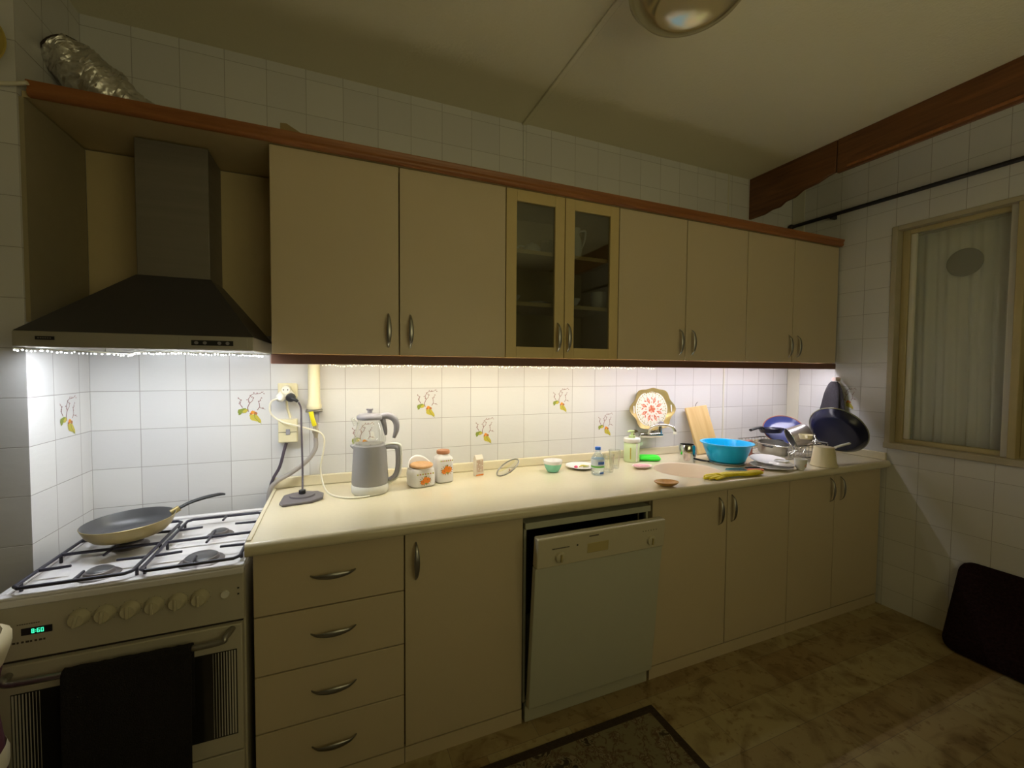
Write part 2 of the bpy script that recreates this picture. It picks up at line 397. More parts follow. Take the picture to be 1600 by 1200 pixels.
        if solid: d = o.modifiers.new('thickness', 'SOLIDIFY'); d.thickness = solid; d.offset = 0
        if bevel: b = o.modifiers.new('bevel', 'BEVEL'); b.width = bevel; b.segments = seg; b.limit_method = 'ANGLE'; b.angle_limit = math.radians(40)
        if sub: d = o.modifiers.new('sub', 'SUBSURF'); d.levels = sub; d.render_levels = sub
        if kind: o['kind'] = kind
        if label: o['label'] = label
        return o

def T(x=0, y=0, z=0, rx=0, ry=0, rz=0, s=1):
    return Matrix.Translation((x, y, z)) @ Matrix.Rotation(rz, 4, 'Z') @ Matrix.Rotation(ry, 4, 'Y') @ Matrix.Rotation(rx, 4, 'X') @ Matrix.Scale(s, 4)
def B(x0, x1, y0, y1, z0, z1): return MB().box(x0, x1, y0, y1, z0, z1)
def thing(name, label, cat, loc=(0, 0, 0), rz=0, group=None, rot=None):
    o = bpy.data.objects.new(name, None); COL.objects.link(o); o.empty_display_size = 0.05
    o.location = loc; o.rotation_euler = rot or (0, 0, rz); o['label'] = label; o['category'] = cat
    if group: o['group'] = group
    return o
def tag(o, label, cat, group=None, kind=None):
    o['label'] = label; o['category'] = cat
    if group: o['group'] = group
    if kind: o['kind'] = kind
    return o
def copy_tree(o, parent=None):
    c = o.copy(); COL.objects.link(c); c.parent = parent
    for ch in [x for x in bpy.data.objects if x.parent == o and x != c]: copy_tree(ch, c)
    return c

# ------------------------------------------------------------------ the room
B(-1.5, 4.2, -3.9, 0.3, FZ - 0.1, FZ).build('floor', key='floor', kind='structure', smooth=0)
B(-1.5, 4.2, -3.9, 0.3, CZ, CZ + 0.1).build('ceiling', key='paint', kind='structure', smooth=0)
wall_back = B(-0.02, 4.0, 0.0, 0.12, FZ, CZ).build('wall_back', key='tile_back', kind='structure', smooth=0)
wall_left = MB().use('tile_left').box(-0.5, 0.0, -0.35, 0.12, FZ, CZ).build('wall_left', kind='structure', smooth=0)
# the pillar's end face looks at the room: its grout runs along x
me = wall_left.data; me.materials.append(M['tile_front'])
for p in me.polygons:
    if p.normal.y < -0.5: p.material_index = 1
B(-1.5, -0.5, -0.35, -0.25, FZ, CZ).build('wall_left_return', key='plaster', kind='structure', smooth=0)
B(-1.5, -1.4, -3.9, -0.35, FZ, CZ).build('wall_far_left', key='plaster', kind='structure', smooth=0)
B(-1.4, 4.0, -3.9, -3.8, FZ, CZ).build('wall_rear', key='plaster', kind='structure', smooth=0)
# right wall with a window opening (two sashes)
WY0, WY1, WZ0, WZ1 = -0.605, -1.66, 0.925, 2.215
mb = MB().use('tile_right')
mb.box(XR, XR + 0.16, WY0, 0.12, FZ, CZ).box(XR, XR + 0.16, -3.9, WY1, FZ, CZ)
mb.box(XR, XR + 0.16, WY1, WY0, FZ, WZ0).box(XR, XR + 0.16, WY1, WY0, WZ1, CZ)
wall_right = mb.build('wall_right', kind='structure', smooth=0)

# ceiling seam, vertical seams, corner strip
MB().use('paint').box(1.775, 1.80, -3.8, 0.0, CZ - 0.010, CZ).build('trim_1', kind='structure', bevel=0.004)
MB().use('tile_back').box(1.783, 1.795, -0.006, 0.0, 2.21, CZ).build('trim_2', kind='structure', smooth=0)
MB().use('winbar').box(3.262, 3.272, -0.004, 0.0, 0.88, CZ).build('trim_3', kind='structure', smooth=0)
MB().use('winbar').box(XR - 0.006, XR, -0.088, -0.004, 0.88, CZ).build('trim_4', kind='structure', smooth=0)

# printed flower tiles: a flat decal per tile, lying on the glaze
def flower_decal(parent, tf, name='flower_print'):
    """tf maps tile coordinates (u, v in 0..1) to a point on the wall"""
    mb = MB()
    def poly(pts): mb.add([tf(u, v) for u, v in pts], [tuple(range(len(pts)))])
    def stroke(pts, w0, w1):
        L_ = []; R_ = []
        for i, (u, v) in enumerate(pts):
            a = pts[max(i - 1, 0)]; b = pts[min(i + 1, len(pts) - 1)]
            dx, dy = b[0] - a[0], b[1] - a[1]; l = math.hypot(dx, dy) or 1
            ww = w0 + (w1 - w0) * i / (len(pts) - 1)
            L_.append((u - dy / l * ww, v + dx / l * ww)); R_.append((u + dy / l * ww, v - dx / l * ww))
        for i in range(len(pts) - 1): poly([L_[i], L_[i + 1], R_[i + 1], R_[i]])
    def blob(u, v, a, b, rot, n=14, pointed=False):
        P = []
        for k in range(n):
            t = 2 * PI * k / n; r = 1.0 + (0.13 * math.sin(5 * t + u * 9))
            x, y = a * math.cos(t) * r, b * math.sin(t) * r
            if pointed: y *= (1 - 0.55 * max(0, math.cos(t)) ** 2)
            P.append((u + x * math.cos(rot) - y * math.sin(rot), v + x * math.sin(rot) + y * math.cos(rot)))
        poly(P)
    mb.use('twig')
    stroke([(.44, .38), (.42, .50), (.47, .62), (.44, .74), (.52, .86), (.60, .90)], .012, .006)
    stroke([(.47, .62), (.55, .70), (.56, .80)], .009, .005)
    stroke([(.30, .50), (.24, .60), (.26, .70), (.19, .80)], .011, .005)
    stroke([(.66, .42), (.72, .52), (.70, .64), (.76, .76)], .010, .005)
    stroke([(.70, .50), (.80, .46), (.86, .44)], .008, .004)
    stroke([(.60, .88), (.74, .90), (.82, .95)], .008, .004)
    for (u, v) in [(.45, .66), (.41, .72), (.53, .80), (.49, .84), (.58, .92), (.66, .91), (.78, .93), (.23, .66), (.20, .77), (.27, .72), (.71, .60), (.74, .70), (.77, .77), (.69, .67), (.57, .77), (.83, .89), (.80, .48), (.22, .62)]:
        blob(u, v, .020, .012, u * 7, 8)
    mb.use('green'); blob(.30, .42, .13, .062, .25, pointed=True); blob(.24, .36, .07, .04, -2.0)
    mb.use('olive'); blob(.60, .20, .15, .095, -.55, pointed=True); blob(.70, .12, .075, .045, -1.0)
    blob(.36, .40, .07, .045, .6)
    mb.use('orange'); blob(.55, .36, .055, .05, 0); 
    mb.use('dkorange'); blob(.62, .33, .04, .045, 1); blob(.50, .32, .03, .03, 1)
    mb.use('olive'); blob(.56, .37, .022, .02, 0)
    mb.use('green'); stroke([(.58, .32), (.60, .20), (.70, .08), (.76, .02)], .010, .005)
    # the strokes are lifted a hair apart so that they do not fight for the same depth
    o = mb.build(name, parent, smooth=0)
    return o
def back_tf(col, row):
    x0 = col * .15; z0 = 1.42 - .15 * (row + 1); cnt = [0]
    def f(u, v): cnt[0] += 1; return (x0 + u * .15, -0.0006 - 0.000002 * cnt[0], z0 + v * .15)
    return f
for c, r in ((3, 1), (8, 1), (13, 1), (6, 2), (10, 2), (15, 2)):
    flower_decal(wall_back, back_tf(c, r))
cnt = [0]
def lf(u, v): cnt[0] += 1; return (0.0006 + 0.000002 * cnt[0], -0.22 + u * .15, 1.12 + v * .15)
flower_decal(wall_left, lf)
def rf(u, v): cnt[0] += 1; return (XR - 0.0006 - 0.000002 * cnt[0], -0.32 - u * .15, 1.12 + v * .15)
flower_decal(wall_right, rf)

# window
def wbar(name, y0, y1, z0, z1, x0, x1, key, parent=None):
    return B(x0, x1, y1, y0, z0, z1).build(name, parent, key, bevel=0.003)
win = bpy.data.objects.new('window_1', None); COL.objects.link(win); win.location = (XR, -1.1, WZ0); win['kind'] = 'structure'
def wp(name, y0, y1, z0, z1, x0, x1, key):
    o = B(x0 - XR, x1 - XR, min(y0, y1) + 1.1, max(y0, y1) + 1.1, z0 - WZ0, z1 - WZ0).build(name, win, key, bevel=0.003); return o
# outer frame
wp('window_frame', WY0, WY0 - 0.028, WZ0, WZ1, XR - 0.008, XR + 0.15, 'winreveal')
wp('window_frame', WY1 + 0.028, WY1, WZ0, WZ1, XR - 0.008, XR + 0.15, 'winreveal')
wp('window_frame', WY0 - 0.028, WY1 + 0.028, WZ1 - 0.025, WZ1, XR - 0.008, XR + 0.15, 'winreveal')
wp('window_sill', WY0, WY1, WZ0 - 0.012, WZ0 + 0.022, XR - 0.018, XR + 0.15, 'winreveal')
for ya, yb in ((-0.633, -1.105), (-1.135, -1.63)):
    wp('sash_stile', ya, ya - 0.035, 0.947, 2.19, XR + 0.045, XR + 0.085, 'winframe')
    wp('sash_stile', yb + 0.032, yb, 0.947, 2.19, XR + 0.030, XR + 0.085, 'winbar')
    wp('sash_rail', ya - 0.035, yb + 0.032, 2.165, 2.19, XR + 0.045, XR + 0.085, 'winframe')
    wp('sash_rail', ya - 0.035, yb + 0.032, 0.947, 0.972, XR + 0.045, XR + 0.085, 'winframe')
    wp('sash_bead', ya - 0.035, ya - 0.062, 0.972, 2.165, XR + 0.055, XR + 0.080, 'winbar')
wp('window_post', -1.105, -1.135, WZ0 + .022, WZ1 - .025, XR + 0.0, XR + 0.09, 'winframe')
frost = bpy.data.materials.new('frosted_pane'); frost.use_nodes = True
fn = frost.node_tree; fb = fn.nodes['Principled BSDF']; fb.inputs['Base Color'].default_value = (0.62, 0.64, 0.56, 1)
fb.inputs['Roughness'].default_value = 0.35; fb.inputs['Alpha'].default_value = 0.26
ftc = fn.nodes.new('ShaderNodeTexCoord'); fnz = fn.nodes.new('ShaderNodeTexNoise'); fnz.inputs['Scale'].default_value = 160
fn.links.new(ftc.outputs['Object'], fnz.inputs['Vector']); fbp = fn.nodes.new('ShaderNodeBump'); fbp.inputs['Strength'].default_value = 0.3; fbp.inputs['Distance'].default_value = 0.004
fn.links.new(fnz.outputs['Fac'], fbp.inputs['Height']); fn.links.new(fbp.outputs[0], fb.inputs['Normal'])
M['frost'] = frost
wp('window_pane', -0.695, -1.073, 0.972, 2.165, XR + 0.066, XR + 0.070, 'frost')
wp('window_pane', -1.197, -1.598, 0.972, 2.165, XR + 0.066, XR + 0.070, 'frost')
# net curtain behind the panes
def cur(u, v):
    y = -0.66 - u * 0.97; z = 0.96 + v * 1.2
    amp = 0.030 * (1.12 - v * 0.80)
    return (XR + 0.118 + amp * .62 * math.sin(u * 62 + 1.2 * math.sin(u * 17)) + 0.5 * amp * math.sin(u * 131 + 2 * v), y, z)
mb = MB().use('curtain'); mb.grid(cur, 160, 10)
tag(mb.build('net_curtain', solid=0.0015, smooth=80), 'pale grey net curtain hanging in folds behind the frosted window panes', 'curtain')
B(XR + 0.15, XR + 0.16, WY1 - .02, WY0 + .02, WZ0 - .02, WZ1 + .02).build('window_1_shutter', key='winreveal', kind='structure', smooth=0)
mb = MB().use('darkhole').sphere(0.075, T(), 28, sx=0.12, sy=1.0, sz=1.0)
tag(mb.build('round_silhouette', loc=(XR + 0.079, -0.893, 1.955)), 'dark round vent seen dimly through the frosted window pane', 'silhouette')  # plain dark disc for an unidentified round shape in the window

# pelmet board and curtain rod on the right
pel = [(-0.0, 2.66), (-0.0, 2.392), (-0.11, 2.392), (-0.16, 2.405), (-0.215, 2.405), (-0.25, 2.425), (-0.31, 2.43), (-0.36, 2.455), (-0.44, 2.462), (-0.50, 2.48), (-0.54, 2.485), (-0.545, 2.66)]
pr = thing('curtain_pelmet', 'dark brown wooden pelmet board under the ceiling in front of the window wall', 'pelmet', (3.46, 0, 2.4))
mb = MB().use('pelmet'); mb.prism([(y, z - 2.4) for y, z in pel], 0.02, Matrix(((0, 0, 1, 0), (1, 0, 0, 0), (0, 1, 0, 0), (0, 0, 0, 1)))); mb.build('carved_end', pr, bevel=0.003)
mb = MB().use('pelmet').box(0.0, 0.02, -3.6, -0.548, 0.075, 0.26); mb.build('long_board', pr, bevel=0.003)
mb = MB().use('cornice').box(-0.008, 0.0, -3.6, -0.60, 0.085, 0.10); mb.build('moulding', pr, bevel=0.003)
rt = thing('curtain_rod', 'black curtain rod above the window on the right tiled wall', 'rod', (3.86, 0, 2.375))
MB().use('rod').tube([(0, -.02, 0.012), (0, -1.2, 0), (0, -3.4, 0)], 0.012, 12, 1).build('rod', rt)
MB().use('rod').sphere(0.02, T(0, -.02, .012), 16).build('finial', rt)
for y in (-0.29, -2.4): MB().use('rod').box(-0.008, 0.04, y - .008, y + .008, -0.014, 0.014).build('bracket', rt)

# ------------------------------------------------------------------ cabinets
def bow_handle(parent, x, y, z, vertical=True, L_=0.135, name='handle', key='metal'):
    h = L_ / 2; pts = []; rr = []
    n = 9
    for i in range(n):
        t = -1 + 2 * i / (n - 1)
        out = -0.026 * math.sqrt(max(0, 1 - t * t) ) - 0.0005
        pts.append((0, out, t * h) if vertical else (t * h, out, 0))
        rr.append(0.0028 + 0.0072 * math.cos(t * PI / 2) ** 1.2)
    mb = MB().use(key); mb.tube(pts, rr, 10, 4, flat=0.35, up=(0, -1, 0))
    return mb.build(name, parent, loc=(x, y, z), smooth=60)

LOW = 'beige base cabinets under the worktop'; UP = 'beige wall cabinets'
def door(parent, x0, x1, z0, z1, y, name='door', key='cab'):
    g = 0.0023
    # origin at the door's own lower left corner
    return B(0, x1 - x0 - 2 * g, 0, 0.018, 0, z1 - z0 - 2 * g).build(name, parent, key, bevel=0.0015, loc=(x0 + g, y, z0 + g))
def carcass(parent, x0, x1, ya, yb, z0, z1, back=True, top=True, name='body', key='cab'):
    t = 0.016; mb = MB().use(key)
    mb.box(x0, x0 + t, ya, yb, z0, z1).box(x1 - t, x1, ya, yb, z0, z1).box(x0 + t, x1 - t, ya, yb, z0, z0 + t)
    if top: mb.box(x0 + t, x1 - t, ya, yb, z1 - t, z1)
    if back: mb.box(x0 + t, x1 - t, yb - 0.006, yb, z0 + t, z1 - t)
    return mb.build(name, parent)
LB = -0.03   # back of base units
def base_unit(x0, x1, label, name='base_cabinet', cat='cabinet'):
    r = thing(name, label, cat, (x0, 0, FZ), group=LOW)
    z0 = 0.02 - FZ; ztop = 0.798 - FZ; W = x1 - x0
    carcass(r, 0.001, W - 0.001, -0.58, LB, z0, ztop, top=False)
    B(0.001, W - 0.001, -0.598, -0.58, 0, z0 - 0.004).build('plinth', r, 'cab')
    return r
# drawer unit
r = base_unit(0.62, 1.08, 'beige four-drawer base cabinet right beside the cooker', 'drawer_cabinet')
gaps = [0.020, 0.212, 0.397, 0.588, 0.790]; hz = [0.122, 0.311, 0.5005, 0.692]
for k in range(4):
    d = door(r, 0.0, 0.46, gaps[k] - FZ, gaps[k + 1] - FZ, -0.60, 'drawer')
    bow_handle(d, 0.228, -0.001, hz[k] - gaps[k], False, 0.138)
r = base_unit(1.08, 1.535, 'single-door beige base cabinet between the drawers and the dishwasher')
d = door(r, 0, 0.455, 0.02 - FZ, 0.79 - FZ, -0.60); bow_handle(d, 0.037, -0.001, 0.665)
r = base_unit(2.165, 3.075, 'two-door beige base cabinet under the round sink')
d = door(r, 0, 0.46, 0.02 - FZ, 0.79 - FZ, -0.60); bow_handle(d, 0.402, -0.001, 0.665)
d = door(r, 0.46, 0.91, 0.02 - FZ, 0.79 - FZ, -0.60); bow_handle(d, 0.026, -0.001, 0.67)
r = base_unit(3.075, 3.885, 'two-door beige base cabinet in the far corner by the window wall')
d = door(r, 0, 0.377, 0.02 - FZ, 0.79 - FZ, -0.60); bow_handle(d, 0.333, -0.001, 0.682)
d = door(r, 0.377, 0.81, 0.02 - FZ, 0.79 - FZ, -0.60); bow_handle(d, 0.045, -0.001, 0.682)

UZ0, UZ1 = 1.417, 2.168
def upper_unit(x0, x1, label, doors, handles, glass=False):
    r = thing('wall_cabinet', label, 'cabinet', (x0, 0, UZ0), group=UP)
    carcass(r, 0.0008, x1 - x0 - 0.0008, -0.311, -0.002, 0, UZ1 - UZ0, key='cabside')
    for (a, b), hx in zip(doors, handles):
        if not glass:
            d = door(r, a - x0, b - x0, 0.0, UZ1 - UZ0, -0.33)
        else:
            g = .0018; W = b - a - 2 * g; H = UZ1 - UZ0 - 2 * g; f = 0.05
            mb = MB().use('cabframe')
            mb.box(0, f, 0, .018, 0, H).box(W - f, W, 0, .018, 0, H).box(f, W - f, 0, .018, 0, f).box(f, W - f, 0, .018, H - f, H)
            d = mb.build('door', r, bevel=0.0015, loc=(a - x0 + g, -.33, g))
            B(f - .003, W - f + .003, 0.009, 0.012, f - .003, H - f + .003).build('glass_pane', d, 'paneglass', smooth=0)
        bow_handle(d, hx - a, -0.001, 1.515 - UZ0, True, 0.135)
    return r
upper_unit(0.645, 1.56, 'widest plain beige wall cabinet, beside the cooker hood', [(0.645, 1.10), (1.10, 1.56)], [1.055, 1.141])
gl = upper_unit(1.56, 2.162, 'wall cabinet with two glass doors showing crockery', [(1.56, 1.857), (1.857, 2.162)], [1.82, 1.873], True)
for z in (1.668, 1.907):
    B(0.018, 0.584, -0.295, -0.01, z - .009 - UZ0, z + .009 - UZ0).build('shelf', gl, 'cabframe')
upper_unit(2.162, 3.056, 'plain beige wall cabinet directly right of the glass-doored one', [(2.162, 2.60), (2.60, 3.056)], [2.558, 2.643])
upper_unit(3.056, 3.88, 'plain beige wall cabinet at the window wall end', [(3.056, 3.455), (3.455, 3.88)], [3.419, 3.497])

# cornice board on top, light rail below
co = thing('cabinet_cornice', 'long reddish wooden board and moulding on top of the wall cabinets', 'cornice', (0.0, 0, 2.17))
mb = MB().use('cabside').box(0.003, 3.885, -0.335, -0.002, 0, 0.018); mb.build('board', co)
prof = [(-0.333, 0.0), (-0.345, 0.0), (-0.352, 0.006), (-0.354, 0.014), (-0.350, 0.02), (-0.352, 0.028), (-0.358, 0.034), (-0.358, 0.042), (-0.333, 0.042)]
mb = MB().use('cornice'); mb.prism(prof, 3.885 - 0.022, Matrix(((0, 0, 1, 0.022), (1, 0, 0, 0), (0, 1, 0, 0), (0, 0, 0, 1)))); mb.build('moulding', co, smooth=50)
tag(B(0.643, 3.882, -0.332, -0.314, 1.380, 1.4165).build('light_rail', key='rail', bevel=0.003), 'narrow brown rail along the lower front edge of the wall cabinets', 'rail')
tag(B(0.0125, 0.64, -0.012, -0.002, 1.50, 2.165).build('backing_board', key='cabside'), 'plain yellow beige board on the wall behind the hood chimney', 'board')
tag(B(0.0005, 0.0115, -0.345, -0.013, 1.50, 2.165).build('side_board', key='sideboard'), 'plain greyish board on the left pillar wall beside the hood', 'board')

# ------------------------------------------------------------------ LED tapes and fairy lights
def strip(name, x0, x1, y, z, key, label, wy=0.014):
    r = thing(name, label, 'light', (x0, y, z))
    B(0, x1 - x0, -wy / 2 - .002, wy / 2 + .002, 0, 0.003).build('backing', r, 'white')
    B(0, x1 - x0, -wy / 2, wy / 2, -0.0025, -0.0002).build('emitter', r, key, smooth=0)
    return r
def fairy(name, path, n, jit, key, label, br, hangz=0.0):
    r = thing(name, label, 'light', path[0])
    o = Vector(path[0]); P = [Vector(p) - o for p in path]
    MB().use('wire').tube([p + Vector((0, 0, hangz * (i % 2))) for i, p in enumerate(P)], 0.0012, 6, 5).build('wire', r)
    seg = [(P[i + 1] - P[i]).length for i in range(len(P) - 1)]; tot = sum(seg)
    proto = None; rest = MB().use(key); spots_ = []
    for k in range(n):
        d = tot * (k + random.random() * .6) / n; i = 0
        while i < len(seg) - 1 and d > seg[i]: d -= seg[i]; i += 1
        p = P[i] + (P[i + 1] - P[i]) * min(1, d / seg[i])
        spots_.append((p + Vector((random.uniform(-.3, .3) * jit, random.uniform(-1, 1) * jit, -0.003 - random.random() * jit)), random.uniform(.6, 1.2)))
    for k, (q, sc) in enumerate(spots_):
        if k < 100:
            if proto is None: b = proto = MB().use(key).sphere(br, T(), 8).build('bulb', r)
            else: b = proto.copy(); COL.objects.link(b)
            b.location = q; b.scale = (sc, sc, sc)
        else: rest.sphere(br * sc, T(*q), 6)
    if len(spots_) > 100: b = rest.build('bulbs', r); b['kind'] = 'stuff'
    return r
strip('led_strip', 0.66, 2.25, -0.300, 1.4125, 'warmled', 'warm white LED tape under the left half of the wall cabinets')
strip('led_strip', 2.26, 3.78, -0.300, 1.4125, 'coolled', 'cool violet white LED tape under the right half of the wall cabinets')
fairy('fairy_light_string', [(0.80 + i * 0.085, -0.306, 1.386 - 0.006 * (i % 2)) for i in range(20)], 190, 0.007, 'warmbulb', 'string of tiny warm fairy bulbs behind the brown cabinet rail', 0.0017)

# ------------------------------------------------------------------ crockery behind the glass doors
def lathe_obj(name, prof, key, loc, label, cat, group=None, n=36, handle=None, parent=None, rot=None, **kw):
    r = thing(name, label, cat, loc, group=group, rot=rot)
    MB().use(key).lathe(prof, n, **kw).build('body', r, smooth=50)
    if handle:
        pts, rad = handle; MB().use(key).tube(pts, rad, 10, 6).build('handle', r, smooth=60)
    return r
def cup_prof(rb, rt, h, t=0.003, foot=0.6):
    return [(0, 0), (rb * foot + .001, 0), (rb * foot, .004), (rb, h * .25), ((rb + rt) / 2 * 1.05, h * .6), (rt, h), (rt - t, h), ((rb + rt) / 2 * 1.05 - t, h * .6), (rb - t, h * .25 + t), (rb * foot * .8, .007), (0, .007)]
SG = 'white crockery behind the glass doors'
def hnd(r, h, s=1): return ([(r * .95, 0, h * .8), (r + .022 * s, 0, h * .82), (r + .028 * s, 0, h * .5), (r * .9, 0, h * .25)], 0.004)
lathe_obj('teapot', [(0, 0), (.025, 0), (.04, .02), (.043, .045), (.03, .062), (.012, .066), (.006, .075), (0, .077)], 'porc_dull', (1.76, -0.17, 1.917), 'small white teapot on the upper shelf behind the left glass door', 'teapot', SG, handle=([(-.04, 0, .05), (-.07, 0, .05), (-.07, 0, .02), (-.04, 0, .02)], .004))
lathe_obj('water_glass', [(0, 0), (.025, 0), (.032, .10), (.030, .10), (.023, .005), (0, .005)], 'glass', (1.855, -0.14, 1.917), 'tall clear glass beside the white teapot in the glass cabinet', 'glass', SG)
lathe_obj('cup', cup_prof(.028, .036, .055), 'porc_dull', (1.68, -0.11, 1.917), 'low white cup left of the teapot in the glass cabinet', 'cup', SG, handle=hnd(.033, .055))
lathe_obj('pitcher', [(0, 0), (.03, 0), (.028, .01), (.038, .05), (.034, .10), (.022, .13), (.03, .16), (.028, .16), (.020, .13), (.03, .10), (.034, .05), (0, .012)], 'porc_dull', (1.985, -0.20, 1.917), 'tall white pitcher behind the right glass door', 'pitcher', SG, handle=([(.028, 0, .15), (.062, 0, .155), (.055, 0, .10), (.036, 0, .06)], .005))
lathe_obj('mug', cup_prof(.038, .042, .085), 'porc_dull', (2.12, -0.22, 1.678), 'white mug on the lower shelf behind the right glass door', 'mug', SG, handle=hnd(.042, .085))
lathe_obj('small_bowl', cup_prof(.025, .045, .045), 'porc_dull', (1.97, -0.2, 1.678), 'white footed bowl left of the mug in the glass cabinet', 'bowl', SG)
lathe_obj('small_bowl', cup_prof(.025, .045, .035), 'porc_dull', (1.63, -0.22, 1.678), 'white bowl at the left end of the lower glass-cabinet shelf', 'bowl', SG)
lathe_obj('saucer_stack', [(0, 0), (.03, 0), (.062, .012), (.062, .016), (.06, .022), (.058, .024), (.03, .014), (0, .012)], 'porc_dull', (1.80, -0.15, 1.678), 'white saucer lying on the lower shelf behind the left glass door', 'saucer', SG)

# ------------------------------------------------------------------ worktop
wt = thing('worktop', 'long glossy cream worktop running from the cooker to the window wall', 'worktop', (0.608, 0, CT))
SX, SY, SR = 2.575 - 0.608, -0.385, 0.172
def slab():
    mb = MB().use('counter'); zt, zb = 0.0, -0.042
    x0, x1, y0, y1 = 0.0, 3.888 - 0.608, -0.632, -0.001
    q = 0.19; n = 64
    bx0, bx1, by0, by1 = SX - q, SX + q, SY - q, SY + q
    bm = bmesh.new()
    ring = []; sq = []
    for k in range(n):
        a = 2 * PI * (k + .5) / n; c, s_ = math.cos(a), math.sin(a)
        ring.append((SX + SR * c, SY + SR * s_)); m_ = max(abs(c), abs(s_)); sq.append((SX + q * c / m_, SY + q * s_ / m_))
    corners = [(bx1, by1), (bx0, by1), (bx0, by0), (bx1, by0)]
    for z, flip in ((zt, 0), (zb, 1)):
        for k in range(n):
            k2 = (k + 1) % n
            f = [ring[k], ring[k2], sq[k2]]
            a1 = sq[k]; a2 = sq[k2]
            # insert the corner when the square's side changes
            if abs(a1[0] - a2[0]) > 1e-6 and abs(a1[1] - a2[1]) > 1e-6:
                cc = min(corners, key=lambda c_: math.hypot(c_[0] - a1[0], c_[1] - a1[1])); f.append(cc)
            f.append(sq[k])
            mb.add([(x, y, z) for x, y in f], [tuple(range(len(f)))])
        for (a, b, c, d) in ((x0, bx0, y0, y1), (bx1, x1, y0, y1), (bx0, bx1, y0, by0), (bx0, bx1, by1, y1)):
            mb.add([(a, c, z), (b, c, z), (b, d, z), (a, d, z)], [(0, 1, 2, 3)])
    for k in range(n):
        k2 = (k + 1) % n; mb.add([(*ring[k], zt), (*ring[k2], zt), (*ring[k2], zb), (*ring[k], zb)], [(0, 1, 2, 3)])
    # rounded front nose and the plain sides
    nose = [(0, zt)] + [(-0.014 * math.sin(t) , zt - 0.021 + 0.021 * math.cos(t)) for t in [PI * i / 8 for i in range(1, 8)]] + [(0, zb)]
    N_ = len(nose)
    mb.add([(x, y0 + a, z) for x in (x0, x1) for a, z in nose], [(i, i + 1, N_ + i + 1, N_ + i) for i in range(N_ - 1)] + [tuple(range(N_)), tuple(range(2 * N_ - 1, N_ - 1, -1))])
    mb.add([(x0, y0, zt), (x0, y1, zt), (x0, y1, zb), (x0, y0, zb)], [(0, 1, 2, 3)])
    mb.add([(x1, y0, zt), (x1, y1, zt), (x1, y1, zb), (x1, y0, zb)], [(0, 1, 2, 3)])
    mb.add([(x0, y1, zt), (x1, y1, zt), (x1, y1, zb), (x0, y1, zb)], [(0, 1, 2, 3)])
    return mb.build('slab', wt, smooth=50)
slab()
B(0.0, 3.888 - .608, -0.020, -0.001, 0.0005, 0.046).build('upstand', wt, 'counter', bevel=0.005, seg=3)
B(3.888 - .608 - 0.018, 3.888 - .608, -0.628, -0.021, 0.0005, 0.046).build('upstand', wt, 'counter', bevel=0.005, seg=3)
B(0.0, 0.014, -0.62, -0.021, 0.0005, 0.004).build('raised_edge', wt, 'counter', bevel=0.003, seg=2)
sk0 = thing('sink', 'round beige sink basin set into the cream worktop', 'sink', (0.608 + SX, SY, CT))
mb = MB().use('sinkm').lathe([(SR + .004, 0.0006), (SR - .003, 0.0010), (SR - .008, -0.004), (SR - .02, -0.10), (SR - .05, -0.145), (.03, -0.155), (.03, -0.158), (0, -0.158)], 64)
mb.build('basin', sk0, smooth=60)
MB().use('chrome').cyl(0.026, -0.1565, -0.153, 24).build('drain', sk0)

# ------------------------------------------------------------------ cooker hood
HX = 0.331
hd = thing('cooker_hood', 'dark pyramid cooker hood with silver front lip above the cooker', 'hood', (HX, 0, 1.42))
x0, x1, y0 = 0.047 - HX, 0.617 - HX, -0.50
mb = MB().use('hoodlip')
mb.box(x0, x1, y0, y0 + .012, 0, .044).box(x0, x0 + .012, y0 + .012, -.014, 0, .044).box(x1 - .012, x1, y0 + .012, -.014, 0, .044).box(x0 + .012, x1 - .012, -.026, -.014, 0, .044)
mb.build('lip', hd, bevel=.002)
B(x0 + .012, x1 - .012, y0 + .012, -.026, 0.016, 0.022).build('grease_filter', hd, 'steel')
a, b = 0.215 - HX, 0.437 - HX
zt = 1.690 - 1.42
vs = [(x0, y0, .044), (x1, y0, .044), (x1, -.014, .044), (x0, -.014, .044), (a, -.2, zt), (b, -.2, zt), (b, -.014, zt), (a, -.014, zt)]
MB().use('hooddark').add(vs, [(0, 1, 5, 4), (1, 2, 6, 5), (2, 3, 7, 6), (3, 0, 4, 7), (3, 2, 1, 0), (4, 5, 6, 7)]).build('canopy', hd, smooth=0, bevel=.002)
B(a + .003, b - .003, -.197, -.014, zt, 2.166 - 1.42).build('chimney', hd, 'chimney', bevel=.002)
pc = B(0.42 - HX, 0.60 - HX, y0 - .003, y0, .004, .040).build('control_panel', hd, 'hoodlip', bevel=.001)
mb = B(0.452 - HX, 0.562 - HX, y0 - .0045, y0 - .003, .014, .030).build('button_strip', pc, 'black')
for k in range(4): MB().use('greyplastic').cyl(.005, 0, .003, 12, T(.465 - HX + (0, .022, .06, .082)[k], y0 - .0045, .022, rx=PI / 2)).build('button', pc)
bd = B(0.095 - HX, 0.135 - HX, y0 - .0025, y0, .020, .030).build('badge', hd, 'black')
mb = MB().use('metal')
for k in range(6): mb.box(.100 - HX + k * .005, .1035 - HX + k * .005, y0 - .003, y0 - .0025, .0235, .0268)
mb.build('badge_lettering', bd)
hl = thing('led_strip', 'cool white LED tape under the front lip of the cooker hood', 'light', (0.07, -0.40, 1.432))
B(0, .53, -.009, .009, 0, .003).build('backing', hl, 'white'); B(0, .53, -.007, .007, -.0025, -.0002).build('emitter', hl, 'hoodled', smooth=0)
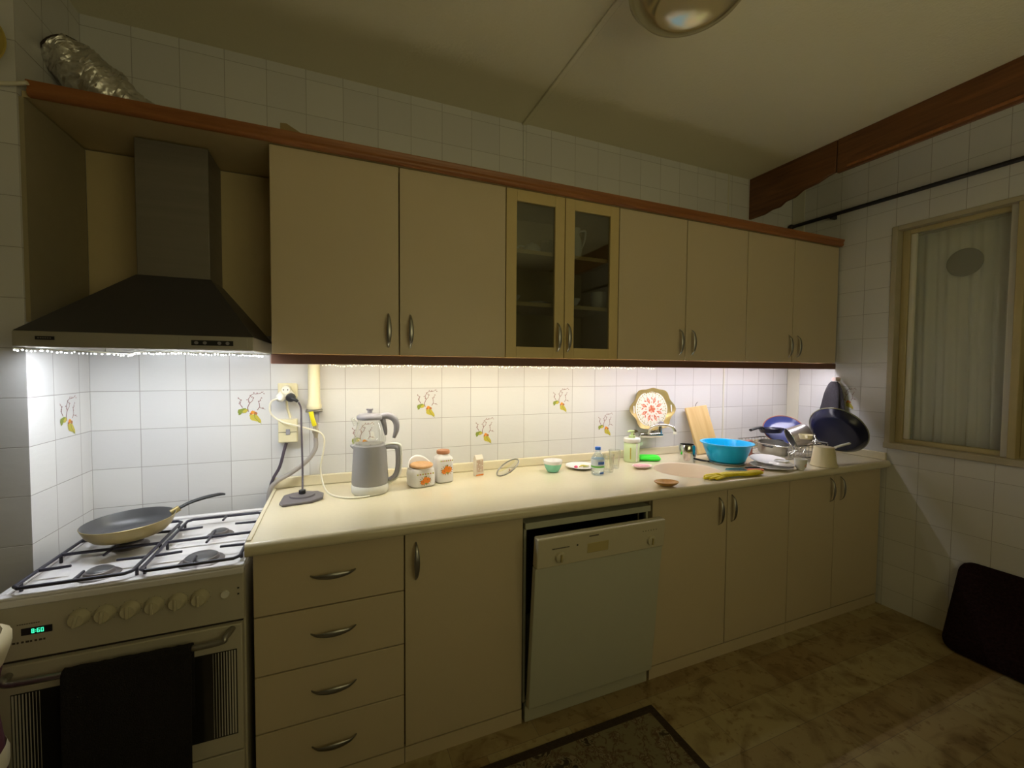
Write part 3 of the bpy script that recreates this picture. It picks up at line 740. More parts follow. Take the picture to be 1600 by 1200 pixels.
pts = [(0.052, -0.505, 1.415), (0.10, -0.49, 1.413), (0.20, -0.44, 1.41), (0.26, -0.40, 1.405), (0.30, -0.43, 1.412), (0.40, -0.47, 1.413), (0.50, -.46, 1.412), (0.58, -.45, 1.412), (0.612, -.40, 1.412), (0.622, -.34, 1.410)]
fairy('fairy_light_string', pts, 90, 0.004, 'coolbulb', 'string of tiny white fairy bulbs sagging under the cooker hood', 0.0022)

# foil duct and cardboard on top of the cornice
dt = thing('foil_duct', 'crumpled aluminium foil duct bending down onto the cornice board', 'duct', (0.15, -0.16, 2.215))
pts = [(-0.122, -0.02, 0.190), (-0.09, -0.02, 0.160), (-0.05, -.015, 0.125), (0.0, -0.01, 0.090), (0.06, 0.0, 0.058), (0.12, 0.0, 0.028)]
mb = MB().use('foil')
P = [Vector(p) for p in pts]
fine = []
for i in range(len(P) - 1):
    for k in range(12): fine.append(P[i].lerp(P[i + 1], k / 12))
fine.append(P[-1])
rad = []
for i in range(len(fine)):
    t = i / (len(fine) - 1); base = 0.052 + 0.028 * math.sin(PI * min(1, t * .75 + .18)) - .040 * max(0, t - .55)
    rad.append(base * (1 + (.015 if i % 2 else -.015)))
mb.tube(fine, rad, 40, 1, up=(0, 1, 0))
rc = random.Random(5)
mb.v = [(x + rc.uniform(-.0028, .0028) + .004 * math.sin(z * 90 + y * 60), y + rc.uniform(-.0028, .0028) + .004 * math.sin(x * 80), z + rc.uniform(-.0028, .0028) + .005 * math.sin(x * 70 + y * 50)) for x, y, z in mb.v]
mb.build('duct_tube', dt, smooth=40)
MB().use('darkhole').tube([(-0.131, -.02, .199), (-0.120, -.02, .188)], [.060, .066], 24, 1).build('end_ring', dt)  # solid dark plug paints the shade inside the duct's open end
MB().use('darkhole').tube([(0.112, 0, .040), (0.142, 0, .014)], [.034, .036], 20, 1).build('end_ring', dt)
cb = thing('cardboard_piece', 'flattened brown cardboard lying on the cornice board', 'cardboard', (0.68, -0.30, 2.213))
MB().use('card').prism([(0, 0), (0.21, 0), (0.21, .012), (.09, .016), (.02, .052), (0, .05)], 0.09, T(0, .09, .0, rx=PI / 2)).build('sheet', cb, bevel=.001)
MB().use('darkhole').prism([(.10, .002), (.16, .002), (.16, .011), (.10, .013)], 0.003, T(0, .0, .0, rx=PI / 2)).build('tear', cb)

# ------------------------------------------------------------------ cooker
CX0, CX1 = 0.062, 0.602
ck = thing('gas_cooker', 'off-white gas cooker with white hob and dark oven window', 'cooker', (CX0, 0, FZ))
W = CX1 - CX0; H = lambda z: z - FZ
YF = -0.625
mb = MB().use('cooker').box(0, W, YF + .02, -0.10, 0.03, H(.752)).box(0.02, W - .02, YF + .05, -.12, 0, .03)
mb.build('body', ck, bevel=.003)
# hob tray with a raised rim
hob = MB().use('enamel')
hob.box(-.002, W + .002, YF - .012, -.075, H(.752), H(.772))
hob.box(-.002, W + .002, YF - .012, YF + .012, H(.772), H(.781)).box(-.002, W + .002, -.095, -.075, H(.772), H(.781)).box(-.002, .018, YF + .012, -.095, H(.772), H(.781)).box(W - .018, W + .002, YF + .012, -.095, H(.772), H(.781))
hobo = hob.build('hob_plate', ck, bevel=.004, seg=3)
cp = B(0, W, YF, YF + .02, H(.608), H(.750)).build('control_panel', ck, 'cooker', bevel=.003)
dp = B(.048, .108, YF - .0015, YF, H(.672), H(.690)).build('clock_display', cp, 'black')
# seven-segment digits
SEG = {'8': 'abcdefg', '6': 'acdefg', '0': 'abcdef', '5': 'acdfg'}
def digits(txt, x, z, h, parent, y):
    mb = MB().use('seg'); wd = h * .5; t = h * .13
    for ch in txt:
        if ch == ':':
            for q in (.3, .7): mb.box(x, x + t, y, y + .0004, z + h * q - t / 2, z + h * q + t / 2)
            x += t * 2.2; continue
        for s_ in SEG[ch]:
            bx = {'a': (0, wd, h - t, h), 'b': (wd - t, wd, h / 2, h), 'c': (wd - t, wd, 0, h / 2), 'd': (0, wd, 0, t), 'e': (0, t, 0, h / 2), 'f': (0, t, h / 2, h), 'g': (0, wd, h / 2 - t / 2, h / 2 + t / 2)}[s_]
            mb.box(x + bx[0], x + bx[1], y, y + .0004, z + bx[2], z + bx[3])
        x += wd + t * 1.4
    return mb.build('clock_digits', parent, smooth=0)
digits('8:60', .068, H(.6755), .011, dp, YF - .0021)
mb = MB().use('ink')
for k, ww in enumerate((.006, .004, .005, .007, .004, .005, .006, .004)): mb.box(.030 + k * .0085, .030 + k * .0085 + ww, YF - .0006, YF, H(.652), H(.657))
mb.build('lettering', cp, smooth=0)
mb = MB().use('ink')
for k in range(10): mb.box(.040 + k * .0045, .043 + k * .0045, YF - .0006, YF, H(.700), H(.702))
mb.build('lettering', cp, smooth=0)
for k in range(6):
    mb = MB().use('ink')
    for q in range(9):
        a_ = PI * (1.25 - 1.5 * q / 8); cx_ = .164 + k * .0535
        mb.box(cx_ + .0245 * math.cos(a_) - .0006, cx_ + .0245 * math.cos(a_) + .0006, YF - .0006, YF, H(.697) + .0245 * math.sin(a_) - .0006, H(.697) + .0245 * math.sin(a_) + .0006)
    mb.build('dial_ticks', cp, smooth=0)
for z_ in (.704, .686): B(.523, .528, YF - .0015, YF, H(z_), H(z_ + .004)).build('indicator', cp, 'black')
for k in range(6):
    kn = MB().use('cookerk').lathe([(0, 0), (.0225, 0), (.0225, .004), (.0195, .008), (.0185, .020), (.016, .023), (0, .023)], 32, T(0, 0, 0, rx=PI / 2)).build('knob', cp, loc=(.164 + k * .0535, YF - .0005, H(.697)))
    MB().use('cookerk').box(-.0035, .0035, -.029, -.022, -.016, .016, T(ry=(.25, .1, 0, 0, 0, 0)[k])).build('knob_grip', kn, bevel=.0015)
MB().use('white').lathe([(0, 0), (.011, 0), (.010, .008), (0, .009)], 20, T(rx=PI / 2)).build('push_button', cp, loc=(.492, YF, H(.694)))
# oven door
od = B(0.004, W - .004, YF - .012, YF + .018, H(.215), H(.602)).build('oven_door', ck, 'cooker', bevel=.003)
B(0.004, W - .004, YF + .004, YF + .02, H(.6025), H(.6075)).build('door_gap', ck, 'gap')
B(.030, W - .018, YF - .0135, YF - .012, H(.268), H(.528)).build('oven_window', od, 'ovenglass')
for side in (0, 1):
    mb = MB().use('stripe')
    for k in range(9):
        w_ = .0008 + .00042 * k
        if side: mb.box(W - .078 + k * .0066, W - .078 + k * .0066 + w_, YF - .0142, YF - .0136, H(.272), H(.526))
        else: mb.box(.032 + k * .0066, .032 + k * .0066 + (.0042 - .00042 * k), YF - .0142, YF - .0136, H(.272), H(.526))
    mb.build('window_stripes', od, smooth=0)
MB().use('metal').tube([(.028, YF - .012, H(.580)), (.036, YF - .045, H(.586)), (.065, YF - .050, H(.577)), (.27, YF - .050, H(.577)), (.475, YF - .050, H(.577)), (.500, YF - .045, H(.586)), (.512, YF - .012, H(.592))], .0085, 14, 6).build('door_handle', od, smooth=60)
dr = B(0.004, W - .004, YF - .008, YF + .018, H(.045), H(.208)).build('storage_drawer', ck, 'cooker', bevel=.003)
B(W / 2 - .1, W / 2 + .1, YF - .014, YF - .008, H(.165), H(.18)).build('drawer_grip', dr, 'cooker', bevel=.003)

def lx(x): return x - CX0
HZ = H(.774)
BUR = [(0.236, -0.545, 0.032), (0.478, -0.545, 0.044), (0.478, -0.325, 0.026), (0.225, -0.325, 0.036)]
for (bx, by, br) in BUR:
    bo = MB().use('burner').lathe([(0, 0), (br + .016, 0), (br + .012, .004), (br + .003, .006), (br, .014), (br - .004, .016), (0, .016)], 32).build('burner', ck, loc=(lx(bx), by, HZ - .0015))
    MB().use('panin').lathe([(0, .0165), (br - .006, .0165), (br - .003, .020), (br - .008, .0235), (0, .0245)], 32, T(0, 0, -.004)).build('burner_cap', bo)
def grate(gx0, gx1):
    mb = MB().use('iron'); z = H(.797); r_ = .0048; ya, yb = -.625, -.195; ym = (ya + yb) / 2
    X0, X1 = lx(gx0), lx(gx1)
    c = .014
    loop = [(X0 + c, ya, z), (X1 - c, ya, z), (X1, ya + c, z), (X1, yb - c, z), (X1 - c, yb, z), (X0 + c, yb, z), (X0, yb - c, z), (X0, ya + c, z), (X0 + c, ya, z)]
    mb.tube(loop, r_, 10, 1); mb.tube([(X0, ym, z), (X1, ym, z)], r_, 10, 1)
    xm = (X0 + X1) / 2
    for yc in ((ya + ym) / 2, (ym + yb) / 2):
        mb.tube([(X0, yc, z), (X0 + .07, yc, z + .002)], [r_, r_ * .8], 10, 1); mb.tube([(X1, yc, z), (X1 - .07, yc, z + .002)], [r_, r_ * .8], 10, 1)
    for y_, s_ in ((ya, 1), (ym, -1), (ym, 1), (yb, -1)): mb.tube([(xm, y_, z), (xm, y_ + s_ * .052, z + .002)], [r_, r_ * .8], 10, 1)
    for (px_, py_) in ((X0, ya + .04), (X1, ya + .04), (X0, yb - .04), (X1, yb - .04), (X0, ym), (X1, ym)): mb.tube([(px_, py_, z), (px_, py_, HZ - .001)], r_ * .9, 8, 1)
    return mb.build('pan_support', ck, smooth=50)
grate(.092, .334); grate(.352, .590)

# towel over the oven handle
def towel(u, v):
    # u across, v along the cloth from the back hem over the bar to the front hem
    Ltot = .62; s_ = v * Ltot - 0.20; r_ = .0125
    x = .213 + u * .272
    yb = YF - .050
    wob = .0025 * math.sin(u * 21 + s_ * 9) + .0015 * math.sin(u * 43)
    zc = .577
    arc = PI * r_
    if s_ < 0: y, z = yb + r_ , zc + s_ 
    elif s_ < arc: t = s_ / r_; y, z = yb + r_ * math.cos(t), zc + r_ * math.sin(t)
    else: y, z = yb - r_ - (s_ - arc) * .02, zc - (s_ - arc)
    if s_ < 0: wob = abs(wob) * .3
    return (x, y - abs(wob) - 0, z)
mb = MB().use('towelblack'); mb.grid(towel, 40, 60)
tag(mb.build('oven_towel', solid=.006, smooth=80), 'black terry towel folded over the oven door handle', 'towel')

# frying pan on the rear left burner
fp = thing('frying_pan', 'shallow gold-brown frying pan with grey inside and black handle on the rear left burner', 'pan', (0.232, -0.335, .8125), rot=(0, math.radians(-2), math.radians(28)))
MB().use('panout').lathe([(0, 0), (.080, 0), (.094, .005), (.110, .022), (.119, .044), (.121, .050), (.1195, .051)], 56).build('pan_body', fp, smooth=50)
MB().use('panin').lathe([(.1195, .051), (.117, .048), (.108, .026), (.093, .009), (.080, .004), (0, .003)], 56).build('nonstick_inside', fp, smooth=50)
MB().use('black').tube([(.113, 0, .044), (.13, 0, .050), (.165, 0, .062), (.21, 0, .068), (.255, 0, .068), (.272, 0, .064)], [.008, .009, .010, .011, .010, .006], 12, 6, flat=.55).build('handle', fp, smooth=60)
MB().use('panout').tube([(.108, 0, .040), (.132, 0, .051)], .0105, 12, 1).build('handle_ferrule', fp)

# fabric bag at the very left edge
bg = thing('shopping_bag', 'dark red fabric bag with cream edging, cut off at the left picture edge', 'bag', (0.030, -0.86, FZ))
MB().use('chairred').lathe([(0, 0), (.12, 0), (.14, .02), (.145, .30), (.140, .52), (.128, .66), (.142, .74), (.150, .785), (.135, .80), (.0, .78)], 40, power=2.8).build('bag_body', bg, smooth=60)
MB().use('chairwood').lathe([(.1415, .735), (.153, .775), (.153, .797), (.140, .806), (.136, .800), (.149, .786)], 40, power=2.8).build('edging', bg, smooth=60)
MB().use('chairwood').lathe([(.1445, .50), (.1445, .53), (.1405, .545), (.138, .52)], 40, power=2.8).build('edging', bg, smooth=60)
MB().use('chairred').tube([(.10, -.02, .79), (.128, -.02, .87), (.135, .0, .905), (.128, .02, .87), (.10, .02, .79)], .010, 10, 6).build('carry_loop', bg, smooth=60)
# ------------------------------------------------------------------ dishwasher
dw = thing('dishwasher', 'white dishwasher with its door ajar between the base cabinets', 'dishwasher', (1.543, 0, FZ))
Wd = .612
mb = MB().use('dishw')
mb.box(0, .012, -.585, -.03, .07, H(.762)).box(Wd - .012, Wd, -.585, -.03, .07, H(.762)).box(.012, Wd - .012, -.04, -.03, .07, H(.762)).box(.012, Wd - .012, -.585, -.04, .07, .08)
mb.box(0, Wd, -.602, -.04, H(.738), H(.764))
mb.build('body', dw, bevel=.002)
mb = MB().use('black').box(.013, .02, -.575, -.05, .09, H(.735)).box(Wd - .02, Wd - .013, -.575, -.05, .09, H(.735)).box(.02, Wd - .02, -.055, -.05, .09, H(.735)).box(.02, Wd - .02, -.575, -.05, H(.728), H(.735))
mb.build('tub_lining', dw)
mb = MB().use('dishw').box(.004, Wd - .004, -.60, -.575, 0, .068); mb.build('kickboard', dw, bevel=.002)
# door pivots at its lower edge
a_ = math.asin(.062 / .70)
ddm = MB().use('dishw').box(0.0, Wd - .014, -.028, 0, 0, .58)
dd = ddm.build('door', dw, bevel=.003, loc=(.002, -.612, .085), rot=(a_, 0, 0))
B(0.0, Wd - .014, -.036, 0, .582, .700).build('control_panel', dd, 'dishpanel', bevel=.005, seg=3)
B(.215, .315, -.0372, -.030, .612, .655).build('grip_recess', dd, 'yellowed', bevel=.004)
for kx in (.095, .525):
    kb = MB().use('dishpanel').lathe([(0, 0), (.021, 0), (.019, .010), (.016, .012), (0, .012)], 28, T(rx=PI / 2)).build('dial', dd, loc=(kx, -.0362, .620))
    MB().use('yellowed').box(-.003, .003, -.018, -.011, -.014, .014).build('dial_grip', kb, bevel=.001)
mb = MB().use('ink')
for k in range(12): mb.box(.062 + k * .0062, .0665 + k * .0062, -.0367, -.036, .652, .6565)
for k in range(7): mb.box(.222 + k * .0062, .227 + k * .0062, -.0367, -.036, .680, .685)
for k in range(6): mb.box(.480 + k * .0135, .484 + k * .0135, -.0367, -.036, .662, .6655)
mb.cyl(.004, 0, .001, 12, T(.170, -.036, .655, rx=PI / 2))
mb.build('panel_lettering', dd)
B(Wd - .05, Wd - .042, -.575, -.56, H(.68), H(.736)).build('hinge_arm', dw, 'metal')

# ------------------------------------------------------------------ gas pipe, sockets, cables (back wall)
gp = thing('gas_pipe', 'cream vertical gas pipe coming down from the wall cabinets', 'pipe', (0.772, -0.036, 1.18))
MB().use('cream').lathe([(0, .003), (.026, .003), (.030, .010), (.030, .022), (.0265, .030), (.0265, .045), (.0245, .05), (.0245, .235), (0, .235)], 32).build('pipe_sleeve', gp, smooth=40)
MB().use('metal').box(-.034, .034, -.022, .034, -.008, .001).build('flange', gp, bevel=.002)
MB().use('greyplastic').cyl(.011, -.055, -.006, 16, T(.008, 0, 0)).build('valve_stem', gp)
MB().use('yellow').tube([(-.012, -.026, -.005), (-.006, -.03, -.035), (.002, -.026, -.066)], [.010, .0085, .0095], 12, 4, flat=.45, up=(0, -1, 0)).build('valve_lever', gp, smooth=60)
MB().use('brassy').lathe([(0, -.125), (.008, -.125), (.010, -.105), (.014, -.10), (.014, -.085), (.011, -.08), (.012, -.06), (0, -.055)], 12, T(.005, -.005, 0)).build('brass_fitting', gp)
tag(MB().use('hose').tube([(.777, -.041, 1.056), (.775, -.045, 1.01), (.742, -.05, .96), (.68, -.05, .912), (.625, -.055, .880), (.597, -.055, .835), (.590, -.05, .70), (.590, -.05, .5)], .0095, 12, 8).build('gas_hose', smooth=60), 'grey gas hose running from the valve down behind the cooker', 'hose')
sk = thing('wall_socket', 'cream wall socket plate above the junction box, left of the gas pipe', 'socket', (0.672, -0.001, 1.268))
B(-.044, .030, -.010, 0, -.040, .030).build('plate', sk, 'cream', bevel=.003)
B(.012, .034, -.016, -.0101, -.030, .026).build('side_flap', sk, 'cream', bevel=.002)
ad = thing('plug_adaptor', 'white three-way plug adaptor pushed into the wall socket', 'adaptor', (0.662, -0.012, 1.255))
mb = MB().use('white')
mb.prism([(math.cos(t) * .030 * (1 + .22 * math.cos(3 * (t - PI / 2))), math.sin(t) * .030 * (1 + .22 * math.cos(3 * (t - PI / 2)))) for t in [2 * PI * k / 48 for k in range(48)]], .034, T(0, 0, 0, rx=PI / 2)); mb.build('body', ad, bevel=.003)
fc = MB().use('cream').lathe([(.0165, 0), (.0175, .004), (.0195, .004), (.0195, 0)], 28, T(0, -.034, .016, rx=PI / 2)).build('socket_ring', ad)
mb = MB().use('black'); mb.cyl(.0025, 0, .001, 8, T(-.008, -.0345, .016, rx=PI / 2)).cyl(.0025, 0, .001, 8, T(.008, -.0345, .016, rx=PI / 2)); mb.build('pin_holes', ad)
pw = thing('plug', 'white mains plug in the left side of the adaptor', 'plug', (0.642, -0.047, 1.238))
MB().use('white').lathe([(0, 0), (.018, 0), (.018, .012), (.013, .024), (.008, .028), (0, .028)], 24, T(rx=PI / 2)).build('plug_body', pw)
tag(MB().use('cable_white').tube([(.636, -.074, 1.236), (.612, -.075, 1.225), (.604, -.07, 1.195), (.612, -.06, 1.165), (.648, -.055, 1.135), (.70, -.06, 1.118), (.745, -.075, 1.105), (.795, -.075, 1.085), (.812, -.065, 1.05), (.806, -.06, .99), (.795, -.055, .93), (.800, -.06, .885), (.815, -.12, .847), (.845, -.22, .8445), (.90, -.28, .8445), (.955, -.292, .8445), (.985, -.288, .8445)], .0036, 8, 8).build('kettle_cable', smooth=60), 'white cable looping from the adaptor to the tea kettle', 'cable')
pb = thing('plug', 'black mains plug in the right side of the adaptor', 'plug', (0.682, -0.047, 1.238))
MB().use('black').lathe([(0, 0), (.019, 0), (.019, .014), (.014, .024), (0, .026)], 24, T(rx=PI / 2)).build('plug_body', pb)
MB().use('black').tube([(.004, -.018, -.004), (.020, -.022, -.010), (.028, -.022, -.018)], [.009, .007, .0055], 10, 4).build('plug_neck', pb)
tag(MB().use('cable_dark').tube([(.712, -.068, 1.219), (.722, -.07, 1.19), (.724, -.09, 1.12), (.728, -.12, 1.02), (.731, -.15, .93), (.733, -.19, .880), (.733, -.205, .868)], .0038, 8, 8).build('power_cable', smooth=60), 'dark cable hanging from the black plug to the kettle base', 'cable')
jb = thing('junction_box', 'square cream box with a small switch below the wall socket', 'socket', (0.672, -0.001, 1.090))
B(-.042, .032, -.034, 0, -.048, .052).build('box', jb, 'cream', bevel=.003)
B(-.040, .030, -.0352, -.0342, -.004, -.002).build('seam', jb, 'gap')
B(-.012, .004, -.038, -.0345, -.014, .010).build('switch', jb, 'greyplastic', bevel=.002)
tag(MB().use('cream').tube([(.662, -.014, 1.222), (.664, -.014, 1.19), (.672, -.012, 1.16), (.674, -.010, 1.146)], .005, 8, 5).build('conduit', smooth=60), 'short cream cord between the socket and the junction box', 'cable')
tag(MB().use('cable_dark').tube([(.660, -.020, 1.038), (.652, -.022, 1.01), (.635, -.03, .94), (.610, -.035, .89), (.598, -.035, .84), (.594, -.03, .70)], .0065, 10, 6).build('cooker_cable', smooth=60), 'dark cable from the junction box down behind the cooker', 'cable')
tag(MB().use('cable_white').tube([(-.35, -.357, 2.170), (-.12, -.357, 2.176), (-.03, -.357, 2.186), (.03, -.362, 2.20)], .006, 8, 6).build('wall_cable', smooth=60), 'beige cable along the tiled pillar beside the cornice end', 'cable')
yd = thing('wall_plate', 'ochre round ornament hung on the tiled pillar at the upper left edge', 'ornament', (-0.098, -0.352, 2.30))
MB().use('yellowdisc').lathe([(0, 0), (.05, 0), (.088, .014), (.086, .018), (.05, .006), (0, .006)], 40, T(rx=PI / 2)).build('disc', yd)
wallhole = None

# ------------------------------------------------------------------ things on the worktop
KZ = CT + .0006
kt = thing('kettle_power_base', 'grey kettle power base on the worktop next to the cooker', 'kettle base', (0.733, -0.205, KZ))
MB().use('basegrey').prism([(-.075, -.07), (-.06, -.10), (.04, -.085), (.078, -.045), (.078, .02), (.055, .055), (-.04, .06), (-.07, .03)], .010).build('base_plate', kt, bevel=.003)
MB().use('basegrey').lathe([(0, .0102), (.048, .0102), (.046, .016), (.02, .018), (0, .018)], 32).build('disc', kt)
MB().use('black').cyl(.013, .0182, .034, 20).build('connector', kt, bevel=.002)

KX, KY = 0.993, -0.212
tk = thing('tea_kettle', 'tall grey electric kettle with white base and two handles', 'kettle', (KX, KY, KZ), rz=math.radians(-12))
MB().use('white').lathe([(0, 0), (.068, 0), (.075, .008), (.076, .034), (.073, .038), (0, .038)], 48).build('heater_base', tk, smooth=40)
MB().use('kettle').lathe([(0, .0385), (.0725, .0385), (.075, .048), (.0735, .075), (.0665, .195), (.066, .202), (.060, .206), (0, .206)], 48).build('body', tk, smooth=40)
MB().use('kettle').tube([(-.058, 0, .190), (-.074, 0, .200), (-.078, 0, .204)], [.012, .007, .003], 12, 3).build('spout', tk)
hm = MB().use('greyplastic').tube([(.062, 0, .190), (.085, 0, .192), (.108, 0, .188), (.114, 0, .165), (.114, 0, .11), (.106, 0, .075), (.09, 0, .057), (.070, 0, .052)], [.010, .010, .011, .010, .010, .010, .009, .008], 12, 6).build('handle', tk, smooth=60)
MB().use('white').tube([(.064, 0, .2015), (.090, 0, .204), (.118, 0, .201), (.1275, 0, .183), (.1275, 0, .11), (.118, 0, .068), (.098, 0, .047), (.074, 0, .040)], [.0075] * 8, 12, 6, flat=.7).build('handle_cover', hm, smooth=60)
tp = thing('glass_teapot', 'glass teapot with grey lid sitting on top of the tea kettle', 'teapot', (KX, KY, KZ + .2065), rz=math.radians(-12))
MB().use('glass').lathe([(0, .0), (.058, 0), (.065, .008), (.066, .02), (.058, .06), (.050, .09), (.047, .105), (.049, .108)], 48).build('glass_body', tp, smooth=50)
MB().use('greyplastic').lathe([(.051, .104), (.053, .108), (.053, .118), (.044, .126), (.02, .130), (0, .130)], 40).build('lid', tp, smooth=50)
MB().use('greyplastic').lathe([(0, .130), (.010, .131), (.010, .140), (.014, .143), (.014, .149), (0, .150)], 20).build('lid_knob', tp)
MB().use('greyplastic').tube([(.048, 0, .114), (.072, 0, .118), (.095, 0, .108), (.108, 0, .085), (.108, 0, .055), (.098, 0, .022)], [.011, .011, .011, .010, .009, .005], 12, 6, flat=1.3).build('handle', tp, smooth=60)
MB().use('greyplastic').tube([(.051, 0, .105), (.058, 0, .085), (.0635, 0, .055), (.0655, 0, .035)], [.013, .010, .008, .004], 12, 5).build('handle_root', tp, smooth=60)
MB().use('glass').tube([(-.056, 0, .080), (-.066, 0, .098), (-.072, 0, .110)], [.012, .008, .006], 12, 3).build('spout', tp)

# canisters with fruit prints
def fruit_print(parent, s=1.0, z=.04, y=-.05, bx=.05, bandz=.075):
    mb = MB()
    c = [0]
    def disc(u, v, a, b, rot, key, n=16):
        mb.use(key); c[0] += 1
        P = [(u + a * math.cos(t) * math.cos(rot) - b * math.sin(t) * math.sin(rot), y - .00002 * c[0], v + a * math.cos(t) * math.sin(rot) + b * math.sin(t) * math.cos(rot)) for t in [2 * PI * k / n for k in range(n)]]
        mb.add(P, [tuple(range(n))])
    for (u, v, r_) in ((-.3, .3, .9), (.5, .45, .8), (-1.1, -.1, .7), (1.2, .3, .8), (.1, 1.2, .7), (.3, -1.0, .6)): disc(u * .012 * s, z + v * .010 * s, .009 * s * r_, .0035 * s, u * 3 + v, 'green')
    for k in range(14):
        t = 2 * PI * k / 14; disc(.020 * s * math.cos(t), z + .015 * s * math.sin(t), .003 * s, .0012 * s, t, 'dkorange', 6)
    for (u, v, r_) in ((-.9, -.45, .95), (.75, .1, 1.15), (-.1, .6, .8)): disc(u * .010 * s, z + v * .010 * s, .0092 * s * r_, .0092 * s * r_, 0, 'orange')
    for (u, v) in ((-.9, -.3), (.8, .3)): disc(u * .010 * s, z + v * .010 * s, .002 * s, .002 * s, 0, 'dkorange', 8)
    n = 7
    for k in range(n):
        x = -bx + 2 * bx * (k + .5) / n; disc(x, bandz, bx / n * .75, .0035, 0, 'dkorange' if k % 2 else 'olive', 8)
        disc(x, bandz, .0018, .0018, 0, 'trayrose' if k % 2 else 'green', 6)
    return mb.build('fruit_print', parent, smooth=0)
cs = thing('canister', 'low white canister with slanted wooden lid and orange fruit print', 'canister', (1.213, -0.178, KZ), rz=math.radians(12))
MB().use('porc').lathe([(0, 0), (.050, 0), (.056, .006), (.057, .055), (.055, .068), (.052, .078), (.050, .080), (0, .080)], 48, power=3.6, sx=1.02, sy=.93).build('body', cs, smooth=40)
# slanted collar that rises at the back, with the round lid in it
mb = MB().use('porc'); rings = []
def collar(u, v):
    a = 2 * PI * u; c, s_ = math.cos(a), math.sin(a); r_ = .054 + .002 * v * max(0, s_)
    z0, z1 = .078, .083 + .044 * max(0, s_) ** 1.2
    return (r_ * c, r_ * s_ * .93, z0 + (z1 - z0) * v)
mb.grid(collar, 48, 4); mb.build('collar', cs, solid=.004, smooth=60)
MB().use('woodlid').lathe([(0, 0), (.046, 0), (.051, .004), (.051, .010), (.047, .014), (0, .014)], 40).build('wooden_lid', cs, loc=(0, -.008, .085), rot=(math.radians(1), 0, 0), smooth=40)
fruit_print(cs, 1.25, .030, -.0540, .042, .060)
ct = thing('canister', 'tall white canister with brown lid and orange fruit print', 'canister', (1.322, -0.15, KZ), rz=math.radians(10))
MB().use('porc').lathe([(0, 0), (.036, 0), (.0405, .005), (.0405, .105), (.037, .116), (.027, .124), (.025, .130), (0, .130)], 48, power=4.0).build('body', ct, smooth=40)
MB().use('copperlid').lathe([(0, .1305), (.029, .1305), (.031, .134), (.031, .143), (.028, .147), (0, .147)], 36).build('lid', ct, smooth=40)
fruit_print(ct, 1.35, .060, -.0412, .032, .103)

# spice carton
sp_ = thing('spice_carton', 'small pale carton with brown print, standing by the upstand', 'carton', (1.508, -0.108, KZ), rz=math.radians(14))
cart = mat('carton_card', (0.74, 0.66, 0.55), 0.6); M['cart'] = cart
MB().use('cart').box(-.021, .021, -.014, .014, 0, .082).add([(-.021, -.014, .082), (.021, -.014, .082), (.021, .014, .082), (-.021, .014, .082), (-.021, 0, .102), (.021, 0, .102)], [(0, 1, 5, 4), (2, 3, 4, 5), (1, 2, 5), (3, 0, 4)]).build('box', sp_, smooth=0)
mb = MB().use('dkorange')
for k in range(9):
    zz = .076 - k * .0065
    for q in range(5): 
        if (k * 5 + q) % 7 != 3: mb.box(-.017 + q * .007, -.0125 + q * .007, -.0146, -.0141, zz - .003, zz)
mb.use('orange').box(-.021, .021, -.0146, -.0141, .002, .008)
mb.build('printed_text', sp_, smooth=0)

# glass lid with a steel rim, leaning
gl_ = thing('pot_lid', 'small glass pot lid with steel rim, tilted up on its knob', 'lid', (1.640, -0.170, KZ + .0425), rot=(math.radians(6), math.radians(-34), math.radians(-12)))
mb = MB().use('metal'); ring = [(.063 * math.cos(2 * PI * k / 40), .063 * math.sin(2 * PI * k / 40), 0) for k in range(41)]
mb.tube(ring, .0036, 8, 1, cap=False, up=(0, 0, 1)); mb.build('rim', gl_, smooth=60)
MB().use('glass').lathe([(.061, 0), (.045, -.006), (.02, -.010), (0, -.011)], 40).build('glass_disc', gl_, smooth=60)
MB().use('copperlid').lathe([(0, -.012), (.004, -.012), (.004, -.018), (.011, -.022), (.010, -.028), (0, -.029)], 20).build('knob', gl_)

# mint bowl
bw = thing('bowl', 'small bowl, mint green outside with a white rim, on the worktop', 'bowl', (1.890, -0.170, KZ))
MB().use('mint').lathe([(0, 0), (.026, 0), (.030, .004), (.040, .022), (.046, .042)], 40).build('glazed_body', bw, smooth=60)
MB().use('porc').lathe([(.046, .042), (.0505, .058), (.049, .060), (.045, .046), (.037, .02), (.02, .008), (0, .007)], 40).build('white_rim', bw, smooth=60)

def plate(name, r_, label, loc, key='porc', cat='plate', rot=None, h=.014):
    o = thing(name, label, cat, loc, rot=rot)
    MB().use(key).lathe([(0, 0), (r_ * .55, 0), (r_ * .6, .002), (r_, h), (r_ - .002, h + .002), (r_ * .6, .006), (0, .004)], 48).build('dish', o, smooth=50)
    return o
plate('plate', .082, 'white plate with vegetable scraps behind the water bottle', (2.068, -0.152, KZ))
tag(MB().use('pinkred').sphere(.010, T(), 14, sz=.75).build('radish', loc=(2.028, -.170, KZ + .0125)), 'small round red radish on the white plate', 'radish')
mb = MB().use('olive'); mb.tube([(-.03, 0, 0), (-.01, .006, .004), (.01, -.004, .003), (.03, .006, 0)], [.003, .007, .006, .003], 8, 5, flat=.6)
mb.use('green').tube([(-.012, -.008, 0), (.008, -.010, .003), (.028, -.002, 0)], [.003, .006, .003], 8, 5, flat=.5)
tag(mb.build('vegetable_peel', loc=(2.082, -.165, KZ + .010)), 'olive green vegetable peel on the white plate', 'peel')

